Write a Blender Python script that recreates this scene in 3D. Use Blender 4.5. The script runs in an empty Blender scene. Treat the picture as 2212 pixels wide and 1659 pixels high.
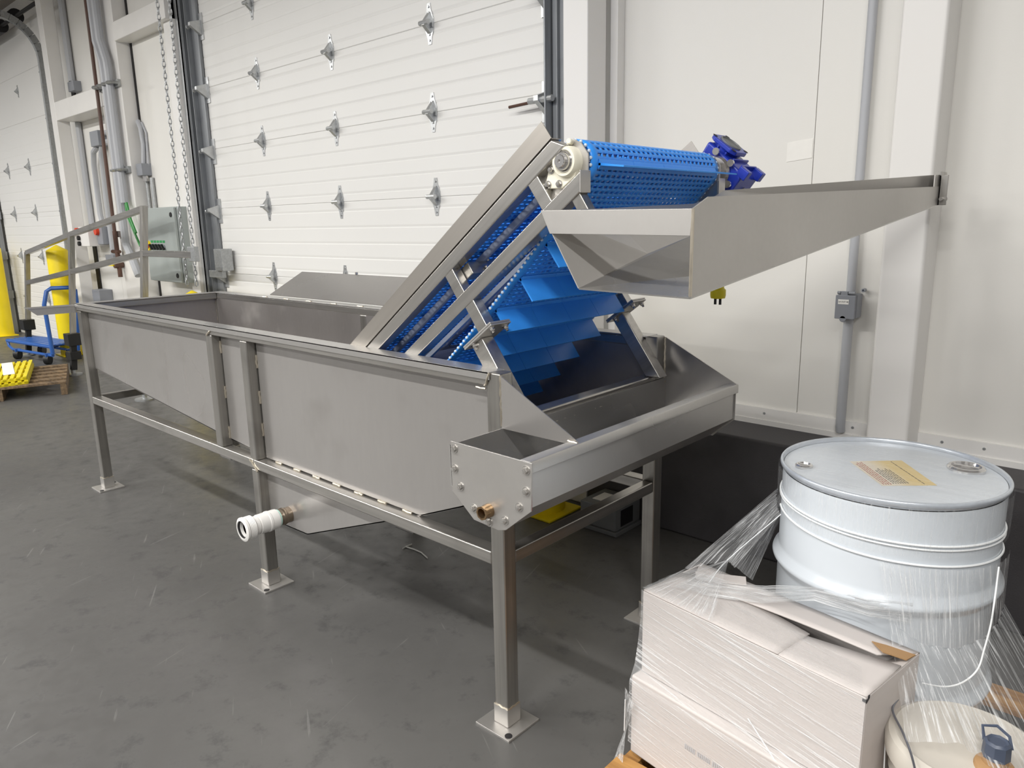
import bpy, bmesh, math, random
from mathutils import Vector, Matrix
random.seed(7)
S = bpy.context.scene
COL = S.collection
PI = math.pi
V = Vector

def lin(h, k=1.0):
    h = h.lstrip('#'); o = []
    for i in (0, 2, 4):
        v = int(h[i:i+2], 16) / 255
        o.append((v / 12.92 if v <= .04045 else ((v + .055) / 1.055) ** 2.4) * k)
    return (*o, 1.0)

# ------------------------------------------------------------------ materials
class NT:
    def __init__(self, name):
        self.m = bpy.data.materials.new(name); self.m.use_nodes = True
        self.t = self.m.node_tree; self.b = self.t.nodes['Principled BSDF']; self.out = self.t.nodes['Material Output']
    def n(self, typ, **kw):
        nd = self.t.nodes.new(typ)
        for k, v in kw.items():
            if k in nd.inputs: nd.inputs[k].default_value = v
            else: setattr(nd, k, v)
        return nd
    def l(self, a, b): self.t.links.new(a, b)
    def coord(self, scale=(1, 1, 1), rot=(0, 0, 0), src='Object'):
        tc = self.n('ShaderNodeTexCoord'); o = tc.outputs[src]
        if any(rot):
            mp = self.n('ShaderNodeMapping'); mp.inputs['Rotation'].default_value = rot; self.l(o, mp.inputs[0]); o = mp.outputs[0]
        mp = self.n('ShaderNodeMapping'); mp.inputs['Scale'].default_value = scale; self.l(o, mp.inputs[0])
        return mp.outputs[0]
    def noise(self, co, scale=5, detail=4, rough=.55):
        nd = self.n('ShaderNodeTexNoise'); nd.inputs['Scale'].default_value = scale
        nd.inputs['Detail'].default_value = detail; nd.inputs['Roughness'].default_value = rough
        self.l(co, nd.inputs['Vector']); return nd.outputs['Fac']
    def ramp(self, fac, stops):
        nd = self.n('ShaderNodeValToRGB'); e = nd.color_ramp.elements
        while len(e) < len(stops): e.new(.5)
        for i, (p, c) in enumerate(stops):
            e[i].position = p; e[i].color = c if len(c) == 4 else (*c, 1)
        self.l(fac, nd.inputs[0]); return nd.outputs[0]
    def val(self, fac, a, b, lo=0., hi=1.):
        nd = self.n('ShaderNodeMapRange'); nd.inputs[1].default_value = lo; nd.inputs[2].default_value = hi
        nd.inputs[3].default_value = a; nd.inputs[4].default_value = b; self.l(fac, nd.inputs[0]); return nd.outputs[0]
    def mix(self, fac, a, b, mode='MIX'):
        nd = self.n('ShaderNodeMix', data_type='RGBA', blend_type=mode)
        for s, v in ((nd.inputs[0], fac), (nd.inputs[6], a), (nd.inputs[7], b)):
            if hasattr(v, 'links') or hasattr(v, 'is_linked'): self.l(v, s)
            else: s.default_value = v
        return nd.outputs[2]
    def bump(self, h, strength=.1, dist=.002):
        nd = self.n('ShaderNodeBump'); nd.inputs['Strength'].default_value = strength; nd.inputs['Distance'].default_value = dist
        self.l(h, nd.inputs['Height']); self.l(nd.outputs[0], self.b.inputs['Normal'])
    def set(self, **kw):
        for k, v in kw.items():
            k = k.replace('_', ' ')
            s = self.b.inputs[k]
            if hasattr(v, 'is_linked'): self.l(v, s)
            else: s.default_value = v

def plain(name, hexc, rough=.5, metal=0., var=.06, nscale=6., spec=.5, bump=0.):
    t = NT(name); co = t.coord(); f = t.noise(co, nscale, 5)
    c = lin(hexc); a = tuple(x * (1 - var) for x in c[:3]) + (1,); b = tuple(min(1, x * (1 + var)) for x in c[:3]) + (1,)
    t.set(Base_Color=t.ramp(f, [(.3, a), (.7, b)]), Roughness=t.val(f, rough - .05, rough + .05, .3, .7), Metallic=metal)
    t.b.inputs['Specular IOR Level'].default_value = spec
    if bump: t.bump(t.noise(t.coord(), 180, 2), bump)
    return t.m

def steel(name, hexc='#b9b4ae', rough=.34, stretch=(1, 1, 1), rot=(0, 0, 0), stain=.35, grain=.08, low=1.6, stainhex='#6d655c', metal=.86):
    t = NT(name); g = t.noise(t.coord(tuple(60 * s for s in stretch), rot), 1.0, 3)
    lo = t.noise(t.coord(tuple(low * (s ** .3) for s in stretch), rot), 1.0, 2, .5)
    st = t.noise(t.coord((2.3, 2.3, 2.3)), 1.7, 3, .55)
    c = lin(hexc); base = t.ramp(g, [(.25, tuple(x * (1 - grain) for x in c[:3])), (.75, tuple(min(1, x * (1 + grain)) for x in c[:3]))])
    base = t.mix(t.val(lo, .0, .45, .35, .75), base, tuple(x * .82 for x in c[:3]) + (1,))
    base = t.mix(t.val(st, 0., stain, .56, .78), base, lin(stainhex))
    t.set(Base_Color=base, Metallic=metal, Roughness=t.val(lo, rough - .07, rough + .1, .3, .7))
    if grain > .05: t.bump(g, .03, .001)
    return t.m

M = {}
TH = math.radians(36.5)
M['sheet'] = steel('stainless_sheet', '#aeaba8', .22, (1, 1, .2), stain=.20, grain=.02, low=1.1, metal=.62)
M['sheet_in'] = steel('stainless_tank_inside', '#a8a3a0', .36, (1, 1, .3), stain=.7, grain=.03, low=2.5, stainhex='#d6d2cd', metal=.75)
M['tube_x'] = steel('stainless_tube_lengthwise', '#b8b5b0', .28, (.03, 1, 1), stain=.4, grain=.22, stainhex='#6a665f')
M['tube_y'] = steel('stainless_tube_crosswise', '#b0ada8', .28, (1, .03, 1), stain=.4, grain=.22, stainhex='#6a665f')
M['tube_z'] = steel('stainless_tube_upright', '#a9a6a1', .30, (1, 1, .03), stain=.45, grain=.24, stainhex='#625e58')
M['tube_i'] = steel('stainless_tube_inclined', '#c2bfba', .25, (.03, 1, 1), (0, TH, 0), stain=.2, grain=.16)
M['guard'] = steel('stainless_guard_sheet', '#c9c3bb', .30, (.02, 1, 1), (0, TH, 0), stain=.06, grain=.06, low=.7)
M['chute'] = steel('stainless_chute_sheet', '#c2bfbb', .44, (1, 1, 1), stain=.08, grain=.02, low=1.2, metal=.72)
M['trough'] = steel('stainless_trough_sheet', '#c2c0bd', .30, (1, 1, 1), stain=.05, grain=.015, low=1.5, metal=.74)
M['chute_in'] = steel('stainless_chute_inside', '#b9b7b4', .26, (1, 1, 1), stain=.06, grain=.03, low=3, metal=.85)
M['plate'] = steel('stainless_plate', '#c4c1bd', .38, (1, 1, 1), stain=.10, grain=.02, metal=.75)
M['bolt'] = steel('bolt_steel', '#c9c6c2', .22, stain=.1)
M['brass'] = steel('heat_tinted_steel', '#8f8273', .30, stain=.5, low=6, stainhex='#5c4534')
M['bronze'] = steel('bronze_fitting', '#92795c', .26, stain=.5, low=12, stainhex='#4f3a2c')
M['chrome'] = steel('polished_steel', '#d8d6d4', .14, stain=0)
M['galv'] = steel('galvanised_steel', '#b2b4b5', .42, metal=.75, stain=.3, low=9, grain=.2, stainhex='#c9cccd')
M['hinge'] = steel('plated_hinge_steel', '#c9cbcc', .36, stain=.25, low=14, metal=.75)
M['galv_dark'] = steel('dull_track_steel', '#94979b', .45, (1, 1, .05), metal=.55, stain=.3, low=5, grain=.2, stainhex='#4a4d52')
M['weld'] = steel('weld_bead', '#cdc4b4', .35, stain=.4, low=30)

def floor_mat():
    t = NT('floor_epoxy'); co = t.coord()
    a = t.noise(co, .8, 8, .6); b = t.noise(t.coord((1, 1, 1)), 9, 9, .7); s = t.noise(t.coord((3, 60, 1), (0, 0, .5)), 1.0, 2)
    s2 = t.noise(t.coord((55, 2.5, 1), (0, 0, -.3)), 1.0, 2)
    base = t.ramp(a, [(.3, lin('#504f4e')), (.7, lin('#5e5d5b'))])
    base = t.mix(t.val(b, 0, .7, .55, .68), base, lin('#403f3f'))
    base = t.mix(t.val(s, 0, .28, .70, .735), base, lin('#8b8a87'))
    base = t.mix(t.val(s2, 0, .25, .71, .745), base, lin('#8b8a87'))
    t.set(Base_Color=base, Roughness=t.val(b, .36, .56, .35, .7)); t.bump(b, .12, .002)
    return t.m
M['floor'] = floor_mat()

def wall_mat(name, hexc, ribs=24, bump=.12):
    t = NT(name); co = t.coord((ribs, 1, .25)); g = t.noise(co, 3.0, 4, .6); e = t.noise(t.coord(), 160, 3); lo = t.noise(t.coord(), .9, 4)
    c = lin(hexc)
    t.set(Base_Color=t.ramp(lo, [(.3, tuple(x * .97 for x in c[:3])), (.7, c)]), Roughness=.42)
    h = t.n('ShaderNodeMath', operation='ADD'); t.l(g, h.inputs[0]); t.l(e, h.inputs[1]); t.bump(h.outputs[0], bump, .0015)
    return t.m
M['wall'] = wall_mat('insulated_wall_panel', '#e9e7e2')
M['door'] = wall_mat('dock_door_panel', '#eeedea', 3, .10)
M['white'] = plain('white_painted_steel', '#eceae7', .38, var=.02)
def chipped():
    t = NT('white_paint_chipped'); co = t.coord((1, 1, .45)); n = t.noise(co, 9, 6, .75)
    t.set(Base_Color=t.ramp(n, [(.735, lin('#ebe9e6')), (.742, lin('#5b3a2a'))]), Roughness=.4); return t.m
M['white_chip'] = chipped()
M['curb'] = plain('charcoal_kerb_paint', '#403e40', .55, var=.25, nscale=4, bump=.3)
M['ceil'] = plain('ceiling_deck', '#a39b94', .7)
M['blue_belt'] = plain('blue_belt_plastic', '#3796f6', .38, var=.04, spec=.45)
M['blue_flight'] = plain('blue_flight_plastic', '#3b98f4', .36, var=.04, spec=.45)
M['rod'] = plain('pale_rod_plastic', '#cfe0f2', .3)
M['gear_blue'] = plain('blue_enamel', '#1d35a6', .3, var=.1, spec=.6)
M['cream'] = plain('cream_bearing_plastic', '#ece8d6', .35, var=.02)
M['pvc'] = plain('white_pvc', '#e4e2df', .35, var=.02)
M['tape'] = plain('pale_green_thread_tape', '#b9ddd2', .5)
M['dark'] = plain('black_rubber', '#161617', .5)
M['slot'] = plain('dark_recess', '#1c1a1c', .6)
M['wear'] = plain('grey_wear_strip', '#a3abbb', .4)
M['conduit'] = plain('grey_pvc_conduit', '#b4b6bb', .45, var=.03)
M['box_grey'] = plain('grey_plastic_box', '#8f9299', .45, var=.03)
M['cab'] = plain('grey_green_enamel', '#a6adab', .38, var=.03)
M['cab_dark'] = plain('floor_box_grey', '#77797a', .5, var=.1)
M['yellow'] = plain('yellow_sleeve_plastic', '#f2d80f', .4, var=.05)
M['yellow_b'] = plain('yellow_grating', '#ead822', .45, var=.1)
M['red'] = plain('red_plastic', '#d8401f', .4)
M['green'] = plain('green_label', '#2f9a54', .4)
M['green_w'] = plain('green_wire', '#2f8a3c', .4)
M['rust'] = plain('brown_pipe', '#5a3f34', .5, var=.2)
M['paint_rust'] = plain('red_sealant', '#9c2f22', .5)
M['cart'] = plain('blue_cart_enamel', '#2f5ea8', .35, var=.06)
M['drum'] = plain('pale_drum_enamel', '#ccd2d8', .22, var=.02, spec=.6)
M['drum_rim'] = steel('drum_rim_steel', '#c4cad2', .28, stain=.1, metal=.35)
M['paper'] = plain('white_label_paper', '#f3f1ec', .6)
M['ink'] = plain('black_ink', '#232225', .6)
M['pail'] = plain('cream_pail_plastic', '#c2bcb2', .42, var=.04)
M['cap_blue'] = plain('slate_blue_plastic', '#474f60', .4)
M['wire'] = steel('bail_wire', '#8d8f98', .25, stain=.2)
M['brown_board'] = plain('raw_cardboard', '#a9855c', .75, var=.08)
M['rope'] = plain('white_twisted_film', '#eff1f2', .25)
M['string'] = plain('pale_string', '#c9c8c2', .5)

def wood(name, a, b):
    t = NT(name); n = t.noise(t.coord((2, 30, 30)), 1.2, 6, .65)
    t.set(Base_Color=t.ramp(n, [(.3, lin(a)), (.7, lin(b))]), Roughness=.7); t.bump(n, .3, .002); return t.m
M['wood'] = wood('pallet_wood', '#8a5f33', '#c39455')
M['wood_old'] = wood('weathered_pallet_wood', '#3f3226', '#927a5c')

def carton():
    t = NT('white_carton_board'); n = t.noise(t.coord((3, 3, 20)), 1.5, 5); c = lin('#cac3bf')
    t.set(Base_Color=t.ramp(n, [(.3, tuple(x * .94 for x in c[:3])), (.7, c)]), Roughness=.6); return t.m
M['carton'] = carton()

def drum_label():
    t = NT('yellowed_drum_label'); tc = t.n('ShaderNodeTexCoord'); sp = t.n('ShaderNodeSeparateXYZ'); t.l(tc.outputs['UV'], sp.inputs[0])
    n = t.noise(t.coord((60, 6, 1), src='UV'), 4, 3)
    f = t.n('ShaderNodeMath', operation='GREATER_THAN'); f.inputs[1].default_value = 2
    w = t.n('ShaderNodeTexWave', wave_type='BANDS', bands_direction='Y'); w.inputs['Scale'].default_value = 9; t.l(tc.outputs['UV'], w.inputs[0])
    g = t.n('ShaderNodeMath', operation='MULTIPLY'); t.l(w.outputs['Fac'], g.inputs[0]); t.l(n, g.inputs[1])
    t.l(g.outputs[0], f.inputs[0])
    base = t.ramp(sp.outputs['X'], [(.30, lin('#d9d0be')), (.62, lin('#d6c08a'))])
    t.set(Base_Color=t.mix(f.outputs[0], base, lin('#8c7b68')), Roughness=.6); return t.m
M['drum_label'] = drum_label()

def film(name, base=.10, streak=.55, su=2., sv=70., thr=.52, rot=0., rough=.22):
    t = NT(name)
    co = t.coord((su, sv, 1), (0, 0, rot), 'UV')
    n = t.noise(co, 1.0, 3, .6); n2 = t.noise(t.coord((su * 3, sv * 2.2, 1), (0, 0, rot), 'UV'), 1.0, 3, .6)
    k = t.n('ShaderNodeMath', operation='ADD', use_clamp=True)
    t.l(t.val(n, base, base + streak, thr, thr + .2), k.inputs[0]); t.l(t.val(n2, 0, streak * .8, thr + .1, thr + .24), k.inputs[1])
    t.set(Base_Color=(.93, .94, .95, 1), Roughness=rough); t.b.inputs['Specular IOR Level'].default_value = .9
    t.bump(n2, .9, .004)
    tr = t.n('ShaderNodeBsdfTransparent'); mx = t.n('ShaderNodeMixShader')
    t.l(k.outputs[0], mx.inputs[0]); t.l(tr.outputs[0], mx.inputs[1]); t.l(t.b.outputs[0], mx.inputs[2]); t.l(mx.outputs[0], t.out.inputs[0])
    return t.m
M['film'] = film('clear_stretch_film', .10, .60, 2.0, 60, .50)
M['film_box'] = film('stretch_film_over_cartons', .14, .62, 2.6, 48, .52, .0)
M['film_thin'] = film('thin_stretch_film', .07, .42, 3, 90, .52)
M['film_dense'] = film('bunched_stretch_film', .22, .65, 3, 34, .48)
M['film_drum'] = film('stretch_film_over_drum', .05, .28, 2.5, 70, .52)

# ------------------------------------------------------------------ mesh builder
class MB:
    def __init__(s): s.v = []; s.f = []; s.uv = {}
    def add(s, vs, fs):
        b = len(s.v); s.v += [V(p) for p in vs]; s.f += [tuple(b + i for i in q) for q in fs]; return s
    def box(s, x0, x1, y0, y1, z0, z1):
        return s.add([(x0, y0, z0), (x1, y0, z0), (x1, y1, z0), (x0, y1, z0), (x0, y0, z1), (x1, y0, z1), (x1, y1, z1), (x0, y1, z1)],
                     [(0, 3, 2, 1), (4, 5, 6, 7), (0, 1, 5, 4), (1, 2, 6, 5), (2, 3, 7, 6), (3, 0, 4, 7)])
    def prism(s, poly, d):
        n = len(poly); d = V(d); p = [V(q) for q in poly]
        nr = V((0, 0, 0))
        for i in range(n): nr += (p[i] - p[0]).cross(p[(i + 1) % n] - p[0])
        if nr.dot(d) > 0: p.reverse()
        return s.add(p + [q + d for q in p], [tuple(range(n)), tuple(range(2 * n - 1, n - 1, -1))] + [(i, i + n, (i + 1) % n + n, (i + 1) % n) for i in range(n)])
    def bar(s, p0, p1, w, h, up=(0, 0, 1)):
        p0, p1 = V(p0), V(p1); d = (p1 - p0).normalized(); a = d.cross(V(up)).normalized(); b = a.cross(d)
        q = [p0 + a * (w / 2 * i) + b * (h / 2 * j) for i, j in ((-1, -1), (1, -1), (1, 1), (-1, 1))]
        return s.prism(q, p1 - p0)
    def frame(s, d):
        d = V(d).normalized(); u = V((0, 0, 1)) if abs(d.z) < .9 else V((1, 0, 0)); a = d.cross(u).normalized(); return d, a, a.cross(d)
    def lathe(s, c, axis, prof, n=24, a0=0, cap=True):
        d, a, b = s.frame(axis); c = V(c); vs = []; fs = []; m = len(prof)
        for i in range(n):
            t = 2 * PI * i / n + a0; e = a * math.cos(t) + b * math.sin(t)
            for r, h in prof: vs.append(c + e * r + d * h)
        for i in range(n):
            j = (i + 1) % n
            for k in range(m - 1): fs.append((i * m + k, i * m + k + 1, j * m + k + 1, j * m + k))
        if cap:
            if prof[0][0] > 1e-6: fs.append(tuple(i * m for i in range(n)))
            if prof[-1][0] > 1e-6: fs.append(tuple(i * m + m - 1 for i in reversed(range(n))))
        return s.add(vs, fs)
    def cyl(s, p0, p1, r, n=16, r1=None):
        d = V(p1) - V(p0); return s.lathe(p0, d, [(r, 0), (r if r1 is None else r1, d.length)], n)
    def tube(s, pts, r, n=10, closed=False):
        p = [V(q) for q in pts]; m = len(p); vs = []; fs = []; a = None
        for i in range(m):
            if closed: d = p[(i + 1) % m] - p[i - 1]
            else: d = p[min(i + 1, m - 1)] - p[max(i - 1, 0)]
            d.normalize()
            if a is None: _, a, b = s.frame(d)
            else: a = (a - d * a.dot(d)).normalized()
            b = d.cross(a)
            for k in range(n):
                t = 2 * PI * k / n; vs.append(p[i] + (a * math.cos(t) + b * math.sin(t)) * r)
        for i in range(m if closed else m - 1):
            j = (i + 1) % m
            for k in range(n): fs.append((i * n + k, i * n + (k + 1) % n, j * n + (k + 1) % n, j * n + k))
        if not closed: fs += [tuple(reversed(range(n))), tuple((m - 1) * n + k for k in range(n))]
        return s.add(vs, fs)
    def ball(s, c, r, n=10, sz=1.):
        return s.lathe(c, (0, 0, 1), [(r * math.sin(PI * k / n), -r * sz * math.cos(PI * k / n)) for k in range(n + 1)], n + 4, cap=False)
    def grid(s, A, B, nu, nv, off=None):
        b = len(s.v); A = [V(p) for p in A]; B = [V(p) for p in B]
        def at(c, u):
            x = u * (len(c) - 1); i = min(int(x), len(c) - 2); return c[i].lerp(c[i + 1], x - i)
        for i in range(nu + 1):
            for j in range(nv + 1):
                u, w = i / nu, j / nv; p = at(A, u).lerp(at(B, u), w)
                if off: p = p + V(off(u, w))
                s.uv[len(s.v)] = (u, w); s.v.append(p)
        for i in range(nu):
            for j in range(nv):
                q = b + i * (nv + 1) + j; s.f.append((q, q + nv + 1, q + nv + 2, q + 1))
        return s
    def hexbolt(s, c, axis, r=.008, h=.006, washer=True):
        d = V(axis).normalized(); c = V(c)
        if washer: s.lathe(c, d, [(r * 1.45, 0), (r * 1.45, .002)], 16)
        s.lathe(c + d * .002, d, [(r, 0), (r, h * .8), (r * .85, h)], 6)
        return s.lathe(c + d * (.002 + h), d, [(r * .55, 0), (r * .5, .001)], 10)
    def build(s, name, mat, parent=None, bevel=0., seg=2, ang=35, label=None, solid=0., sub=0, fix=True):
        me = bpy.data.meshes.new(name)
        org = V((0, 0, 0))
        if parent is None and s.v:
            xs = [p.x for p in s.v]; ys = [p.y for p in s.v]; org = V(((min(xs) + max(xs)) / 2, (min(ys) + max(ys)) / 2, min(p.z for p in s.v)))
        me.from_pydata([tuple(p - org) for p in s.v], [], s.f)
        if s.uv:
            ul = me.uv_layers.new(name='UVMap')
            for lp in me.loops:
                ul.data[lp.index].uv = s.uv.get(lp.vertex_index, (0, 0))
        if fix and not s.uv:
            bm = bmesh.new(); bm.from_mesh(me); bmesh.ops.recalc_face_normals(bm, faces=bm.faces); bm.to_mesh(me); bm.free()
        me.polygons.foreach_set('use_smooth', [True] * len(me.polygons)); me.set_sharp_from_angle(angle=math.radians(ang))
        me.materials.append(M[mat] if isinstance(mat, str) else mat); me.update()
        o = bpy.data.objects.new(name, me); COL.objects.link(o); o.location = org; POS[o.name] = org
        if parent is not None:
            o.parent = parent; o.location = (0, 0, 0)
            o.matrix_parent_inverse = Matrix.Translation(-rootpos(parent))
        if solid: md = o.modifiers.new('s', 'SOLIDIFY'); md.thickness = solid; md.offset = 0
        if bevel:
            md = o.modifiers.new('b', 'BEVEL'); md.width = bevel; md.segments = seg; md.limit_method = 'ANGLE'; md.angle_limit = math.radians(40); md.harden_normals = True
        if sub: md = o.modifiers.new('ss', 'SUBSURF'); md.levels = sub; md.render_levels = sub
        if label: o['label'] = label
        return o

POS = {}
def rootpos(o):
    return POS.get(o.name, V((0, 0, 0))) if o.parent is None else V((0, 0, 0))
def thing(name, loc, label=None, cat=None, group=None, kind=None):
    o = bpy.data.objects.new(name, None); COL.objects.link(o); o.location = loc; o.empty_display_size = .1; POS[o.name] = V(loc)
    if kind: o['kind'] = kind
    return tag(o, label, cat, group)
def tag(o, label=None, cat=None, group=None, kind=None):
    if label: o['label'] = label
    if cat: o['category'] = cat
    if group: o['group'] = group
    if kind: o['kind'] = kind
    return o
def struct(mb, name, mat, parent=None, **kw):
    o = mb.build(name, mat, parent, **kw)
    if parent is None: o['kind'] = 'structure'
    return o
def dup(root, loc, label=None, group=None, rotz=None):
    r = root.copy(); COL.objects.link(r); r.location = loc
    if rotz is not None: r.rotation_euler = (0, 0, rotz)
    if label: r['label'] = label
    if group: r['group'] = group
    for ch in list(root.children):
        c = ch.copy(); COL.objects.link(c); c.parent = r; c.matrix_parent_inverse = ch.matrix_parent_inverse.copy()
        for g in ch.children:
            d = g.copy(); COL.objects.link(d); d.parent = c; d.matrix_parent_inverse = g.matrix_parent_inverse.copy()
    return r
def arc(c, r, a0, a1, n, ax='XZ', h=0.):
    o = []
    for i in range(n + 1):
        t = a0 + (a1 - a0) * i / n; x, y = r * math.cos(t), r * math.sin(t)
        o.append({'XZ': (c[0] + x, h, c[1] + y), 'XY': (c[0] + x, c[1] + y, h), 'YZ': (h, c[0] + x, c[1] + y)}[ax])
    return o
def smooth(pts, k=6):
    p = [V(q_) for q_ in pts]; p = [p[0] * 2 - p[1]] + p + [p[-1] * 2 - p[-2]]; o = []
    for i in range(1, len(p) - 2):
        for j in range(k):
            t_ = j / k; o.append(((p[i] * 2) + (p[i + 1] - p[i - 1]) * t_ + (p[i - 1] * 2 - p[i] * 5 + p[i + 1] * 4 - p[i + 2]) * t_ ** 2 + (p[i] * 3 - p[i - 1] - p[i + 1] * 3 + p[i + 2]) * t_ ** 3) * .5)
    return o + [p[-2]]
# ------------------------------------------------------------------ setting
WY = 1.78            # wall panel face
struct(MB().box(-30, 9, -12, 3, -.1, 0), 'floor', 'floor')
struct(MB().box(-30, 9, -12, 3, 4.12, 4.22), 'ceiling', 'ceil')
w = MB(); xs = [-30, -14.3, -13.2, -12.1, -11, -8.45, -7.35, -6.42, -5.3, -1.03, .09, 1.21, 2.33, 3.45, 9]
for a, b in zip(xs, xs[1:]): w.box(a + .0015, b - .0015, WY, WY + .12, 0, 4.12)
w.box(-30, 9, WY + .02, WY + .2, 0, 4.12)
struct(w, 'wall_back', 'wall')
# dark kerb at the foot of the wall, and the flashing above it
struct(MB().box(-.855, 9, 1.522, WY + .01, 0, .522), 'trim_1', 'curb', bevel=.012)
fl = MB().box(-.86, 9, WY - .014, WY + .004, .522, .598)
fl.box(-.86, 9, WY - .02, WY + .004, .522, .545)
struct(fl, 'baseboard_back', 'white')
sc = MB()
for x in (-.5, -.05, .33, .66, .80, 1.15): sc.lathe((x, WY - .014, .575), (0, -1, 0), [(.006, 0), (.005, .003)], 8)
struct(sc, 'trim_2', 'galv')
# white posts and girts of the building
def post(name, x0, x1, y0, y1, z0, z1, mat='white', bev=.008):
    return struct(MB().box(x0, x1, y0, y1, z0, z1), name, mat, bevel=bev)
post('column_right', .425, .575, 1.615, WY, .522, 4.12, 'white_chip', .014)
post('column_middle', -1.015, -.872, 1.545, 1.69, 0, 4.12, 'white_chip', .006)
post('column_left', -6.66, -6.17, 1.56, 1.74, 0, 4.12, 'white', .01)
post('column_far', -8.10, -7.95, 1.55, 1.68, 0, 4.12, 'white', .006)
post('beam_left', -7.95, -6.6, 1.55, WY, 2.585, 2.775)
post('beam_middle', -6.17, -5.1, 1.55, WY, 3.09, 3.25)
post('door_jamb_left', -5.26, -5.10, 1.60, WY, 0, 4.12, 'white', .006)
post('door_jamb_far', -11.75, -11.45, 1.62, WY, 0, 4.12, 'white', .006)
struct(MB().box(-8.06, -7.955, WY - .012, WY + .002, 0, 4.12), 'trim_3', 'slot')
struct(MB().box(-6.17, -5.26, 1.69, WY, .0, 4.12), 'wall_bay', 'wall')
struct(MB().box(-6.168, -6.135, 1.682, 1.692, .5, 4.12), 'trim_4', 'slot')
struct(MB().box(-.872, -.83, WY - .06, WY, .52, 4.12), 'trim_5', 'white', bevel=.004)

# ---- dock doors
DY = 1.725
def door_section(z0, z1, x0, x1, fr, parent):
    pts = [(DY + .001, z0 + .004)]; H = z1 - z0
    pts = [(DY + .0022, z0 + .0005), (DY, z0 + .004)]
    for q in fr:
        z = z0 + H * q; pts += [(DY, z - .006), (DY + .0022, z - .0015), (DY + .0022, z + .0015), (DY, z + .014)]
    pts += [(DY, z1 - .005), (DY + .0022, z1 - .0005)]
    b = MB()
    vs = [(x, y, z) for y, z in pts for x in (x0, x1)]
    b.add(vs, [(2 * i, 2 * i + 1, 2 * i + 3, 2 * i + 2) for i in range(len(pts) - 1)])
    b.box(x0, x1, DY + .006, DY + .045, z0 + .002, z1 - .002)
    return b.build('door_section', 'door', parent, ang=8)
def hinge_mb(x, z, s=1.):
    b = MB(); y = DY
    out = [(-.012, .105), (.012, .105), (.018, .07), (.036, .025), (.036, -.025), (.018, -.07), (.012, -.105), (-.012, -.105), (-.018, -.07), (-.036, -.025), (-.036, .025), (-.018, .07)]
    b.prism([(x + px * s, y, z + pz * s) for px, pz in out], (0, -.004, 0))
    b.prism([(x + px * s, y - .004, z + pz * s) for px, pz in [(-.03, -.02), (.03, -.02), (.03, .02), (-.03, .02)]], (0, -.006, 0))
    b.prism([(x - .012 * s, y - .004, z + .06 * s), (x - .012 * s, y - .05 * s, z + .004), (x - .012 * s, y - .05 * s, z - .012), (x - .012 * s, y - .004, z - .05 * s)], (.024 * s, 0, 0))
    b.cyl((x - .034 * s, y - .042 * s, z), (x + .034 * s, y - .042 * s, z), .013 * s, 10)
    for pz in (.085, .055, -.055, -.085): b.lathe((x, y - .004, z + pz * s), (0, -1, 0), [(.007, 0), (.006, .005)], 6)
    return b
d2 = thing('door_2', (-3, DY, 0), kind='structure')
FR = (.106, .294, .48, .68, .885)
zs = [0.02, .53, 1.05, 1.59, 2.07, 2.55, 3.03, 3.52, 4.0]
for a, b in zip(zs, zs[1:]): door_section(a, b, -4.87, -1.235, FR, d2)
struct(MB().box(-1.235, -1.205, DY - .004, DY + .04, 0, 4), 'edge_strip', 'white', d2)
for x in (-4.06, -3.11, -2.13):
    for z in zs[2:-1]:
        if x == -3.11 and z > 3 or x == -2.13 and z > 3: pass
        hinge_mb(x, z, 1.05).build('door_hinge', 'hinge', d2)
def roller(x, z, sgn, root):
    b = MB()
    b.prism([(x, DY - .005, z - .07), (x, DY - .10, z - .005), (x, DY - .10, z + .02), (x, DY - .005, z + .05)], (.03, 0, 0))
    b.cyl((x - .05, DY - .075, z), (x + .085 * sgn + .02, DY - .075, z), .016, 10)
    b.box(x - .02, x + .05, DY - .008, DY, z - .10, z + .10)
    b.build('roller_hinge', 'hinge', root)
for z in zs[1:-1]: roller(-4.87, z - .02, -1, d2)
for z in (2.03, 2.53, 3.0): roller(-1.27, z, 1, d2)
lk = MB().cyl((-1.47, DY - .06, 2.02), (-1.25, DY - .06, 2.03), .008, 8)
lk.build('lock_bolt', 'rust', d2)
tr = MB().box(-5.10, -5.045, 1.63, 1.638, 0, 4.1); tr.box(-5.053, -5.045, 1.63, WY, 0, 4.1)
tr.build('track_angle', 'hinge', d2)
tr = MB().box(-5.045, -4.93, 1.70, 1.706, 0, 4.1); tr.box(-5.045, -5.03, 1.65, 1.70, 0, 4.1); tr.box(-4.985, -4.98, 1.655, 1.70, 0, 4.1)
tr.box(-4.93, -4.875, 1.70, 1.725, 0, 4.1)
tr.build('track', 'galv_dark', d2)
tr = MB().box(-1.205, -1.03, 1.70, 1.715, 0, 4.1); tr.box(-1.205, -1.195, 1.63, 1.70, 0, 4.1); tr.box(-1.19, -1.16, 1.68, 1.70, 0, 4.1)
tr.build('track', 'galv_dark', d2, bevel=.003)
bp = MB().box(-1.115, -1.035, 1.692, 1.70, 1.98, 2.11)
for zz in (2.0, 2.045, 2.09): bp.cyl((-1.10, 1.69, zz), (-1.05, 1.69, zz), .01, 8)
bp.build('track_bracket', 'galv_dark', d2)
stp = MB().box(-4.79, -4.66, 1.60, 1.70, 1.08, 1.26); stp.box(-4.95, -4.72, 1.62, 1.66, 1.02, 1.08)
stp.build('door_stop_bracket', 'galv', d2, bevel=.004)

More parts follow.
